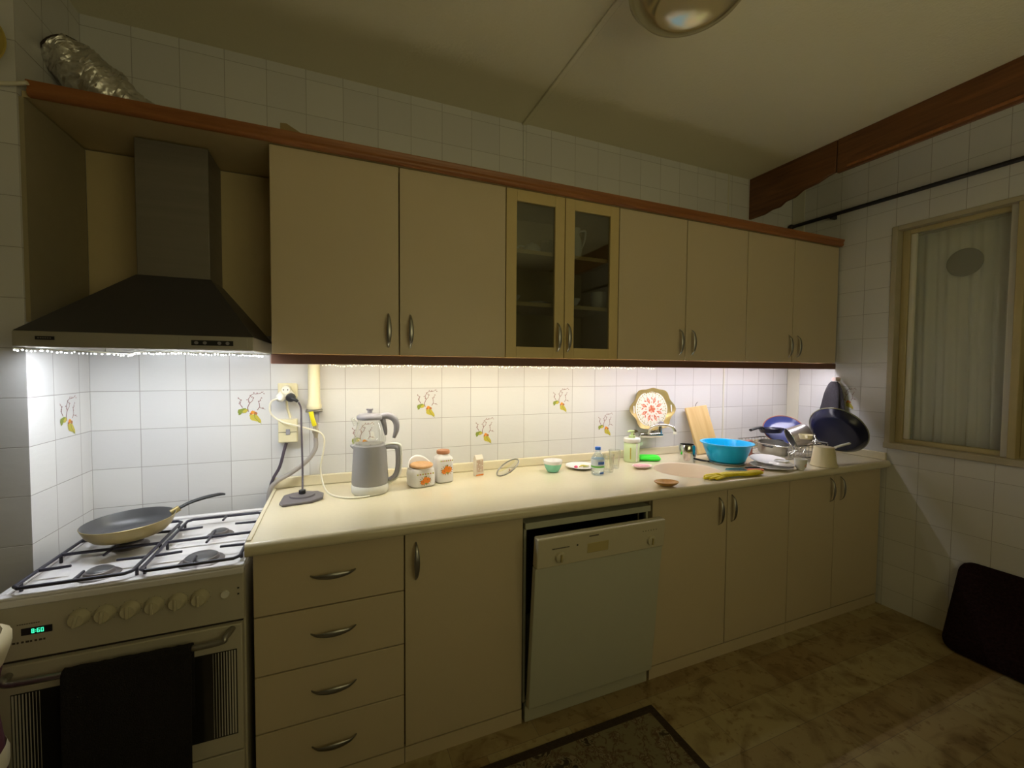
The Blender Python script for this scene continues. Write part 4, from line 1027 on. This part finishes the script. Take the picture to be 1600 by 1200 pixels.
# bottle
wb = thing('water_bottle', 'small clear plastic water bottle with blue cap and label', 'bottle', (2.072, -0.305, KZ))
MB().use('bottle').lathe([(0, .003), (.012, .001), (.026, 0), (.0325, .006), (.033, .02), (.031, .024), (.033, .028), (.033, .078), (.030, .088), (.020, .104), (.0125, .116), (.0125, .124)], 36).build('bottle_body', wb, smooth=50)
MB().use('capblue').lathe([(0, .140), (.0135, .140), (.0145, .138), (.0145, .126), (0, .126)], 28).build('cap', wb)
mb = MB().use('label').lathe([(.0336, .040), (.0336, .082)], 36); mb.use('labelgreen').lathe([(.0337, .040), (.0337, .049)], 36); mb.use('labelrefrblue').box(-.012, .010, -.0336, -.0325, .010, .018, T(rz=.1))  # small blue patch near the base paints the label's refraction
for k in range(8): mb.use('labelrefrblue').box(-.002, .002, -.0342, -.0337, .056, .070, T(rz=(k - 4) * .14 + .1))
mb.build('label', wb, smooth=50)
def tumbler(loc, label, rt, rb, h, rz=0):
    o = thing('drinking_glass', label, 'glass', loc, rz=rz, group='clear drinking glasses')
    MB().use('glass').lathe([(0, 0), (rb, 0), (rb + .001, .004), (rt, h), (rt - .0022, h), (rb - .001, .012), (0, .011)], 32).build('glass_body', o, smooth=50)
    MB().use('glass').lathe([(rt - .002, h), (rt + .0006, h + .0008), (rt, h + .002)], 32).build('rim', o)
    return o
tumbler((2.158, -.275, KZ), 'clear glass tumbler next to the water bottle', .030, .024, .088)
tumbler((2.238, -.215, KZ), 'clear glass tumbler nearest the soap pump bottle', .032, .024, .096)

# soap pump
so = thing('soap_dispenser', 'clear jar of pale green soap with white collar and green pump', 'soap dispenser', (2.432, -0.112, KZ))
MB().use('soapgreen').lathe([(0, 0), (.040, 0), (.044, .005), (.044, .105), (.040, .110), (0, .110)], 36).build('jar', so, smooth=40)
MB().use('white').lathe([(0, .1105), (.044, .1105), (.0465, .114), (.0465, .132), (.043, .136), (0, .136)], 36).build('collar', so, smooth=40)
mb = MB().use('pumpgreen').cyl(.018, .1365, .150, 20).cyl(.007, .150, .168, 14); mb.tube([(.012, 0, .174), (-.01, 0, .176), (-.030, 0, .172)], [.009, .009, .005], 10, 4, flat=.6); mb.build('pump', so)
mb = MB().use('white').box(-.005, .005, -.0452, -.0442, .006, .108); mb.use('olive').box(-.032, -.014, -.0352, -.0335, .02, .085, T(rz=-.1)); mb.build('label', so)

# sponges and little dishes
def pillow(mb, a, b, h, n=16, m=12):
    def f(sign):
        def g(u, v):
            x, y = (u - .5) * 2, (v - .5) * 2
            return (a * x * (1 - .06 * y * y), b * y * (1 - .06 * x * x), h / 2 + sign * h / 2 * ((1 - abs(x) ** 4) * (1 - abs(y) ** 4)) ** .35)
        return g
    mb.grid(f(1), n, m); mb.grid(f(-1), n, m); return mb
tag(pillow(MB().use('sponge_green'), .062, .042, .030).build('sponge', loc=(2.545, -.128, KZ), rot=(0, 0, -.45), smooth=60), 'bright green sponge behind the round sink', 'sponge')
pd = plate('soap_dish', .052, 'pale pink oval soap dish holding a faded pink sponge', (2.375, -0.272, KZ), 'pinkdish', 'dish'); pd.scale = (1.15, .8, 1)
tag(pillow(MB().use('sponge_pink'), .042, .024, .012).build('sponge', loc=(2.375, -.272, KZ + .0065), rot=(0, 0, -.4), smooth=60), 'faded pink sponge lying in the pale pink dish', 'sponge')
wd_ = thing('wooden_dish', 'small shallow golden wooden dish near the worktop edge', 'dish', (2.252, -0.590, KZ), rz=-.35)
MB().use('spoonwood').lathe([(0, 0), (.022, 0), (.040, .008), (.052, .018), (.050, .020), (.038, .011), (.02, .005), (0, .004)], 40, sx=1.08, sy=.8).build('bowl', wd_, smooth=60)

# steel mug beyond the sink
mg = thing('steel_mug', 'shiny square-shouldered steel mug behind the sink, left of the blue basin', 'mug', (2.735, -.225, KZ))
MB().use('chrome').lathe([(0, 0), (.042, 0), (.045, .004), (.045, .088), (.041, .098), (.039, .098), (.041, .086), (.041, .006), (0, .006)], 36).build('body', mg, smooth=40)
MB().use('greyplastic').tube([(.044, 0, .078), (.060, 0, .076), (.062, 0, .05), (.058, 0, .02), (.044, 0, .015)], .0055, 10, 6, flat=1.6).build('handle', mg, smooth=60)

# decorative tray leaning on the tap against the wall
tr = thing('serving_tray', 'oval tray with scalloped gold rim and red floral centre, leaning on the wall', 'tray', (2.640, -0.030, 1.128), rot=(math.radians(84), 0, 0))
def tray_r(t, k=1.0):
    # ogee outline with wings at the handles (left and right)
    base = 0.150 * k
    b_ = .012 * math.cos(2 * t) + .007 * math.cos(8 * t + .2) + .006 * math.cos(6 * t)
    return base + b_
mb = MB().use('traygold'); N_ = 120
def ring_pts(f, z): return [(f(2 * PI * k / N_) * math.cos(2 * PI * k / N_), f(2 * PI * k / N_) * math.sin(2 * PI * k / N_) * .93, z) for k in range(N_)]
levels = [ring_pts(lambda t: .118, .001), ring_pts(lambda t: tray_r(t) - .024, .006), ring_pts(lambda t: tray_r(t) - .010, .013), ring_pts(lambda t: tray_r(t), .016), ring_pts(lambda t: tray_r(t), .013), ring_pts(lambda t: tray_r(t) - .020, .000), ring_pts(lambda t: .118, -.003)]
vs = [p for l in levels for p in l]
fs = [(i * N_ + k, i * N_ + (k + 1) % N_, (i + 1) * N_ + (k + 1) % N_, (i + 1) * N_ + k) for i in range(len(levels) - 1) for k in range(N_)]
mb.add(vs, fs); mb.build('rim', tr, smooth=60)
MB().use('traywhite').lathe([(0, -.0025), (.119, -.0025), (.121, .0015), (0, .0015)], 72, sy=.93).build('face', tr)
mb = MB(); zc = [.0017]
def petal(r0, t, a, b, key, rot=0.0, n=12):
    mb.use(key); zc[0] += .000004; cx_, cy_ = r0 * math.cos(t), r0 * math.sin(t) * .93; q = t + rot
    mb.add([(cx_ + a * math.cos(s_) * math.cos(q) - b * math.sin(s_) * math.sin(q), cy_ + a * math.cos(s_) * math.sin(q) + b * math.sin(s_) * math.cos(q), zc[0]) for s_ in [2 * PI * k / n for k in range(n)]], [tuple(range(n))])
for k in range(40): petal(.108, 2 * PI * k / 40, .0035, .006, 'traygreen' if k % 2 else 'traygold')
for k in range(24): petal(.096, 2 * PI * (k + .5) / 24, .007, .0022, 'traygreen', .5)
for k in range(8):
    t = PI / 8 + 2 * PI * k / 8
    petal(.062, t, .015, .010, 'trayred'); petal(.062, t, .007, .006, 'trayrose'); petal(.078, t, .008, .005, 'trayrose'); petal(.070, t + .33, .010, .004, 'trayred', .6); petal(.084, t + .25, .006, .003, 'traygreen', .9)
for k in range(16): petal(.045, 2 * PI * k / 16, .006, .0045, 'trayred' if k % 2 else 'trayrose')
petal(0, 0, .034, .034, 'traywhite', n=24)
for k in range(7): petal(.017, 2 * PI * k / 7, .010, .008, 'trayrose' if k % 2 else 'trayred')
petal(0, 0, .010, .010, 'trayred'); mb.build('floral_print', tr, smooth=0)
for sx in (-1, 1): B(-.004, .004, -.022, .022, .0105, .0125).build('handle_slot', tr, 'white', loc=(sx * .142, .0, 0.002), bevel=.002)

# wall-mounted mixer tap
fa = thing('kitchen_tap', 'chrome wall-mounted mixer tap above the sink', 'tap', (2.61, -0.001, 0.985))
MB().use('chrome').tube([(-.075, -.048, -.008), (.0, -.055, -.012), (.085, -.055, -.012)], .017, 16, 1).build('body', fa, smooth=60)
for x in (-.068, .072): MB().use('chrome').lathe([(0, 0), (.026, 0), (.024, .006), (.013, .010), (.013, .045), (0, .045)], 24, T(x, 0, -.008, rx=PI / 2)).build('wall_flange', fa, smooth=40)
MB().use('chrome').tube([(.072, -.055, -.012), (.072, -.055, .045)], [.016, .014], 16, 1).build('mixer_body', fa, smooth=60)
MB().use('greyplastic').tube([(.072, -.055, .046), (.072, -.062, .058), (.072, -.085, .062)], [.015, .013, .008], 14, 3).build('lever', fa)
MB().use('chrome').tube([(-.020, -.062, -.004), (-.020, -.075, .028), (-.005, -.095, .050), (.035, -.125, .058), (.075, -.155, .048), (.090, -.165, .020)], .0085, 14, 8).build('spout', fa, smooth=60)
MB().use('white').lathe([(0, 0), (.011, 0), (.011, .016), (0, .016)], 16, T(.090, -.165, .006)).build('aerator', fa)
tag(MB().use('greenplastic').box(-.045, .035, -.045, .0, 0, .010).box(-.045, .035, -.047, -.045, 0, .022).build('soap_rack', loc=(2.53, -.001, .912), bevel=.003), 'pale green plastic rack on the wall under the tap', 'rack')

# cutting board
cu = thing('cutting_board', 'light bamboo cutting board leaning against the wall tiles', 'cutting board', (3.020, -0.118, KZ + .0075), rot=(math.radians(-17.5), math.radians(-5), 0))
B(-.088, .088, -.008, .008, 0.004, .300).build('board', cu, 'bamboo', bevel=.004, seg=3)
MB().use('metal').tube([(.0, 0, .300), (.004, -.006, .315), (.018, -.010, .326)], .0022, 8, 4).build('hanging_hook', cu)

# basin
bb = thing('plastic_basin', 'bright blue round plastic basin on the worktop', 'basin', (2.920, -0.335, KZ + .0135))
MB().use('bluebowl').lathe([(0, 0), (.088, 0), (.096, .005), (.118, .065), (.128, .094), (.140, .100), (.141, .104), (.127, .104), (.123, .098), (.113, .063), (.092, .009), (0, .005)], 64).build('basin_body', bb, smooth=45)

# pan with black handle under the basin (its flat base carries the basin), knives
ps = thing('flat_pan', 'thin flat pan lid with black handle pinned under the blue basin', 'pan', (2.920, -0.335, KZ), rz=math.radians(158))
MB().use('steel').lathe([(0, 0), (.092, 0), (.100, .006), (.100, .009), (.092, .0125), (0, .0125)], 40).build('disc', ps)
MB().use('black').tube([(.098, 0, .007), (.14, 0, .012), (.19, 0, .024), (.225, 0, .034)], [.006, .008, .008, .007], 12, 5, flat=.7).build('handle', ps, smooth=60)
def knife(loc, rz, key, label, L_=.20):
    o = thing('kitchen_knife', label, 'knife', loc, rz=rz)
    MB().use('chrome').prism([(0, -.009), (L_ * .55, -.009), (L_ * .6, .003), (L_ * .5, .009), (0, .009)], .0012, T(0, 0, .004)).build('blade', o)
    MB().use(key).tube([(-.002, 0, .006), (-.04, 0, .007), (-.085, 0, .006)], [.007, .009, .008], 10, 4, flat=.6).build('handle', o, smooth=60)
    return o
knife((2.855, -.520, KZ), math.radians(158), 'redplastic', 'kitchen knife with red handle lying between basin and glove')
knife((2.885, -.485, KZ), math.radians(168), 'black', 'kitchen knife with black handle behind the red-handled one')

# yellow glove
yg = thing('rubber_glove', 'crumpled yellow rubber glove lying at the worktop edge', 'glove', (2.665, -0.585, KZ), rz=math.radians(-5))
MB().use('yglove').tube([(.185, .005, .012), (.15, .0, .014), (.09, -.006, .013), (.03, .0, .014), (-.03, .006, .013), (-.075, .004, .012)], [.020, .025, .023, .021, .024, .020], 16, 6, flat=.52).build('glove_body', yg, smooth=70)
for (a0, a1, a2, rr) in (((-.06, .014, .012), (-.115, .030, .010), (-.14, .024, .007), .009), ((-.065, .004, .010), (-.125, .008, .009), (-.165, .0, .006), .009), ((-.065, -.008, .010), (-.11, -.012, .010), (-.15, -.018, .007), .0085), ((-.06, -.014, .010), (-.095, -.028, .009), (-.12, -.030, .006), .008), ((-.03, .018, .012), (-.065, .034, .012), (-.10, .036, .010), .009)):
    MB().use('yglove').tube([a0, a1, a2], [rr * 1.1, rr, rr * .75], 12, 6, flat=.7).build('finger', yg, smooth=70)

# plates and saucers
plate('plate', .105, 'white dinner plate lying flat, lowest of the small stack by the cup', (3.045, -.515, KZ))
plate('plate', .092, 'white dinner plate tilted on top of the flat one', (3.085, -.465, KZ + .021), rot=(math.radians(5), math.radians(-3), 0))
s1 = thing('saucer', 'small white saucer upside down on the plates', 'saucer', (3.085, -.545, KZ + .0235))
MB().use('porc').lathe([(.060, 0), (.058, .002), (.036, .012), (.034, .020), (.030, .020), (.030, .016), (0, .014)], 40).build('dish', s1, smooth=50)
pc_ = thing('porcelain_cup', 'small cream coffee cup with a rosy print beside the plates', 'cup', (3.150, -.603, KZ), rz=.3)
MB().use('white').lathe(cup_prof(.025, .031, .058), 36).build('body', pc_, smooth=50)
MB().use('porc').tube([(.027, 0, .042), (.044, 0, .044), (.045, 0, .026), (.025, 0, .018)], .0035, 10, 6).build('handle', pc_)
mb = MB().use('trayrose')
for k in range(4): mb.box(-.006, .004, -.0300, -.0286, .022 + k * .004, .025 + k * .004, T(rz=-.5 + .12 * k))
mb.build('printed_motif', pc_, smooth=0)
jg = thing('measuring_jug', 'cream plastic jug standing upside down at the worktop edge', 'jug', (3.372, -.585, KZ))
MB().use('jugcream').lathe([(.064, 0), (.066, .003), (.060, .02), (.048, .100), (.045, .106), (0, .106), (0, .102), (.043, .102), (.057, .02), (.061, 0)], 44).build('jug_body', jg, smooth=40)

# ------------------------------------------------------------------ dish rack with pans
rk = thing('dish_rack', 'chrome wire dish rack loaded with pots in the far worktop corner', 'dish rack', (3.455, -0.285, KZ))
mb = MB().use('chrome'); RX, RY = .205, .165
for z_ in (.012, .085):
    c = .02; mb.tube([(-RX + c, -RY, z_), (RX - c, -RY, z_), (RX, -RY + c, z_), (RX, RY - c, z_), (RX - c, RY, z_), (-RX + c, RY, z_), (-RX, RY - c, z_), (-RX, -RY + c, z_), (-RX + c, -RY, z_)], .0032, 8, 1)
mb.build('frame', rk, smooth=60)
for k in range(13):
    x = -RX + .03 + k * (2 * RX - .06) / 12
    MB().use('chrome').tube([(x, -RY, .085), (x, -RY, .012), (x, RY, .012), (x, RY, .085)], .0024, 6, 1).build('wire', rk)
for (sx, sy) in ((-1, -1), (1, -1), (-1, 1), (1, 1)): MB().use('black').cyl(.007, 0, .012, 12, T(sx * (RX - .02), sy * (RY - .004), 0)).build('foot', rk)
tag(MB().use('redbrown').box(-.035, .035, -.012, .012, 0, .095).build('spice_box', loc=(3.215, -.235, KZ), rot=(0, 0, .15), bevel=.003), 'reddish brown box standing between the blue basin and dish rack', 'box')

def pan(name, label, loc, rot, r_, h, outk, ink, rimk=None, hl=None, hk='black', flare=1.25, hz_=None):
    o = thing(name, label, 'pan', loc, rot=rot or (0, 0, 0))
    rb = r_ / flare
    MB().use(outk).lathe([(0, 0), (rb * .9, 0), (rb, .006), ((rb + r_) / 2 * 1.01, h * .5), (r_, h)], 56).build('pan_body', o, smooth=50)
    MB().use(ink).lathe([(r_ - .001, h), (r_ - .004, h - .001), ((rb + r_) / 2 - .002, h * .5), (rb - .004, .009), (rb * .85, .005), (0, .004)], 56).build('pan_inside', o, smooth=50)
    if rimk: mbr = MB().use(rimk); mbr.tube([(r_ * math.cos(2 * PI * k / 56), r_ * math.sin(2 * PI * k / 56), h) for k in range(57)], .0035, 8, 1, cap=False, up=(0, 0, 1)); mbr.build('rim', o, smooth=60)
    if hl:
        a0 = hl[0]; L_ = hl[1]; c, s_ = math.cos(a0), math.sin(a0); z_ = h * .8 if hz_ is None else hz_
        MB().use(hk).tube([(c * (r_ - .004), s_ * (r_ - .004), z_), (c * (r_ + .04), s_ * (r_ + .04), z_ + .008), (c * (r_ + L_), s_ * (r_ + L_), z_ + .014)], [.008, .010, .009], 12, 5, flat=.6).build('handle', o, smooth=60)
    return o
def face(loc, n, xdir):
    '''orientation with local z along n and local x close to xdir'''
    z = Vector(n).normalized(); x = Vector(xdir); x = (x - z * x.dot(z)).normalized(); y = z.cross(x)
    return Matrix.Translation(loc) @ Matrix((x, y, z)).transposed().to_4x4()
# wok standing on its rim with the underside to the room
wk_ = pan('wok', 'large dark navy wok standing on its edge, nearest the window wall', (0, 0, 0), None, .158, .050, 'navy', 'navy', 'wokrim')
wk_.matrix_world = face((3.695, -.445, KZ + .138), (.92, .10, .50), (.71, -.29, -.63))
bp_ = pan('frying_pan', 'blue frying pan propped behind the steel pot in the rack', (0, 0, 0), None, .118, .030, 'navy', 'bluein', 'redbrown')
bp_.matrix_world = face((3.605, -.185, KZ + .118), (-.42, -.40, .62), (.92, -.38, 0))
sp2 = pan('saucepan', 'stainless steel saucepan lying on its side in the rack', (0, 0, 0), None, .066, .105, 'potsteel', 'steel', 'chrome', flare=1.03)
sp2.matrix_world = face((3.520, -.405, KZ + .150), (-.72, .52, -.38), (0, 0, 1))
ph = thing('frying_pan', 'small dark frying pan with its black handle pointing left', 'pan', (3.47, -.20, KZ + .125), rot=(math.radians(4), math.radians(0), math.radians(184)))
MB().use('navy').lathe([(0, 0), (.060, 0), (.075, .028), (.073, .030), (.058, .004), (0, .004)], 40).build('pan_body', ph, smooth=50)
MB().use('black').tube([(.072, 0, .026), (.10, 0, .040), (.205, 0, .028)], [.008, .010, .011], 12, 5, flat=.7).build('handle', ph, smooth=60)
cl_ = thing('casserole', 'steel casserole with black side grips under the saucepan', 'pot', (3.350, -.30, KZ + .022), rot=(math.radians(6), math.radians(-4), math.radians(15)))
MB().use('steel').lathe([(0, 0), (.075, 0), (.080, .006), (.082, .060), (.085, .062), (.080, .062), (.078, .008), (0, .004)], 44).build('pot_body', cl_, smooth=40)
for s_ in (-1, 1): MB().use('black').tube([(s_ * .080, -.022, .054), (s_ * .105, -.016, .060), (s_ * .105, .016, .060), (s_ * .080, .022, .054)], .0055, 10, 5, flat=.7).build('side_grip', cl_, smooth=60)
hx = thing('plastic_scoop', 'cream plastic scoop resting across the saucepan in the rack', 'scoop', (3.415, -.455, KZ + .128), rz=math.radians(35))
MB().use('cream').lathe([(0, 0), (.030, 0), (.036, .024), (.033, .024), (.028, .003), (0, .003)], 24, T(), power=3).build('scoop_bowl', hx)
MB().use('cream').tube([(-.032, 0, .02), (-.06, 0, .022), (-.10, 0, .014)], [.007, .008, .007], 10, 4, flat=.6).build('handle', hx)
CU = 'cutlery in the dish rack'
spots = [(3.47, -.445, 20, 0, .17), (3.50, -.43, 30, 1, .18), (3.53, -.445, 12, 0, .16), (3.555, -.42, 40, 1, .15), (3.45, -.42, 5, 1, .17), (3.59, -.44, 26, 0, .15)]
for i, (x, y, a_, kind_, L_) in enumerate(spots):
    nm = 'spoon' if kind_ else 'fork'
    lab = ['steel fork in the rack basket pointing up to the right', 'steel spoon in the front of the dish rack', 'low steel fork by the front wire of the rack', 'steep steel spoon near the cream scoop', 'flattest steel spoon, at the left of the cutlery', 'rightmost steel fork, nearest the upside-down jug'][i]
    o = thing(nm, lab, nm, (x - .085, y - .012, KZ + .074 + .006 * i), group=CU, rot=(0, math.radians(-a_), math.radians(14 * i - 30)))
    MB().use('chrome').tube([(-L_ / 2, 0, 0), (0, 0, .003), (L_ * .3, 0, 0)], [.004, .0025, .0022], 8, 3, flat=.4).build('stem', o)
    if kind_: MB().use('chrome').sphere(.016, T(L_ * .3 + .018, 0, 0), 16, sx=1.4, sy=.85, sz=.18).build('head', o)
    else:
        f_ = MB().use('chrome').box(L_ * .3, L_ * .3 + .015, -.009, .009, -.0008, .0008)
        for q in range(4): f_.box(L_ * .3 + .015, L_ * .3 + .04, -.009 + q * .0053, -.007 + q * .0053, -.0008, .0008)
        f_.build('head', o)
wk = knife((3.500, -.565, KZ + .082), math.radians(186), 'white', 'knife with long white handle sticking out behind the upside-down jug', .15)
wk.rotation_euler = (0, math.radians(8), math.radians(178)); wk.scale = (1.5, 1.2, 1.2)

# towel on its hook
hk = thing('wall_hook', 'small wooden hook on the window wall above the worktop', 'hook', (XR, -.338, 1.315))
MB().use('pinkdish').lathe([(0, 0), (.016, 0), (.014, .010), (.010, .035), (.013, .045), (0, .050)], 16, T(ry=-PI / 2)).build('peg', hk)
def hang(u, v):
    a = 2 * PI * u; s_ = v
    wdt = .018 + .074 * (s_ ** .55) + .004 * math.sin(s_ * 9); dep_ = .012 + .022 * s_ ** .6
    fold = 1 + .22 * math.sin(5 * a + 1.5) * min(1, s_ * 2)
    return (-.045 - .0 + dep_ * math.cos(a) * fold, wdt * math.sin(a) * fold - .004 + .02 * s_, -s_ * .36 - .012 * math.sin(3 * a) * s_)
tw = MB().use('charcoal'); tw.grid(hang, 60, 30)
tw.add([(-.045 + .04 * math.cos(2 * PI * k / 24), .08 * math.sin(2 * PI * k / 24) + .012, -.355) for k in range(24)], [tuple(range(24))])
tag(tw.build('hanging_towel', loc=(XR, -.338, 1.300), smooth=80), 'dark charcoal towel hanging from the hook in the window corner', 'towel')

# ------------------------------------------------------------------ floor things
rg = thing('kitchen_rug', 'dark patterned woven rug on the marble floor before the dishwasher', 'rug', (1.45, -1.33, FZ + .0005))
B(-.75, .625, -.60, .61, 0, .006).build('border', rg, 'rugborder', bevel=.002)
B(-.71, .590, -.56, .575, .0062, .0075).build('patterned_field', rg, 'rug')
def shag(u, v):
    # rounded rectangle sheet leaning on the wall
    return None
mb = MB().use('shag'); nU, nV = 46, 30; Wm, Hm = .70, .455
def rr_pt(u, v):
    x, y = (u - .5) * Wm, v * Hm; r_ = .06
    # squeeze the corners into a rounded outline
    ex = max(0, abs(x) - (Wm / 2 - r_)); ey = max(0, abs(y - Hm / 2) - (Hm / 2 - r_))
    d_ = math.hypot(ex, ey)
    if d_ > r_: 
        k = r_ / d_; x = math.copysign(Wm / 2 - r_ + ex * k, x); y = Hm / 2 + math.copysign(Hm / 2 - r_ + ey * k, y - Hm / 2)
    return x, y
mr = random.Random(3)
front = {}; 
for side in (1, -1):
    vs = []
    for i in range(nU + 1):
        for j in range(nV + 1):
            x, y = rr_pt(i / nU, j / nV)
            edge = min(i, nU - i, j, nV - j)
            th = .012 * min(1, edge / 2) * side
            wob = mr.uniform(-.004, .004) if edge > 0 and side == 1 else 0
            vs.append((x, y, th + wob))
    mb.add(vs, [(i * (nV + 1) + j, (i + 1) * (nV + 1) + j, (i + 1) * (nV + 1) + j + 1, i * (nV + 1) + j + 1) for i in range(nU) for j in range(nV)])
sm = mb.build('shaggy_mat', smooth=80)
# local x -> along the wall (-y), local y -> up and towards the wall, local z -> into the room
lean = math.atan2(.165, .395)
ux = Vector((0, -1, 0)); uy = Vector((math.sin(lean), 0, math.cos(lean))); uz = ux.cross(uy)
Rm = Matrix((ux, uy, uz)).transposed().to_4x4()
sm.matrix_world = Matrix.Translation((3.715, -1.315, FZ + .008)) @ Rm
tag(sm, 'dark brown shaggy bath mat leaning against the tiled window wall', 'mat')

# ------------------------------------------------------------------ ceiling lamp
lp = thing('ceiling_lamp', 'round amber glass lamp on the ceiling, cut off by the top edge', 'lamp', (1.885, -1.05, CZ + .0))
MB().use('lampglass').lathe([(.150, -.02), (.180, -.045), (.192, -.075), (.186, -.110), (.155, -.147), (.11, -.168), (.09, -.170), (.07, -.163), (0, -.160)], 56).build('glass_shade', lp, smooth=60)
MB().use('metal').lathe([(0, 0), (.10, 0), (.155, -.018), (.155, -.024), (0, -.024)], 48).build('ceiling_plate', lp)
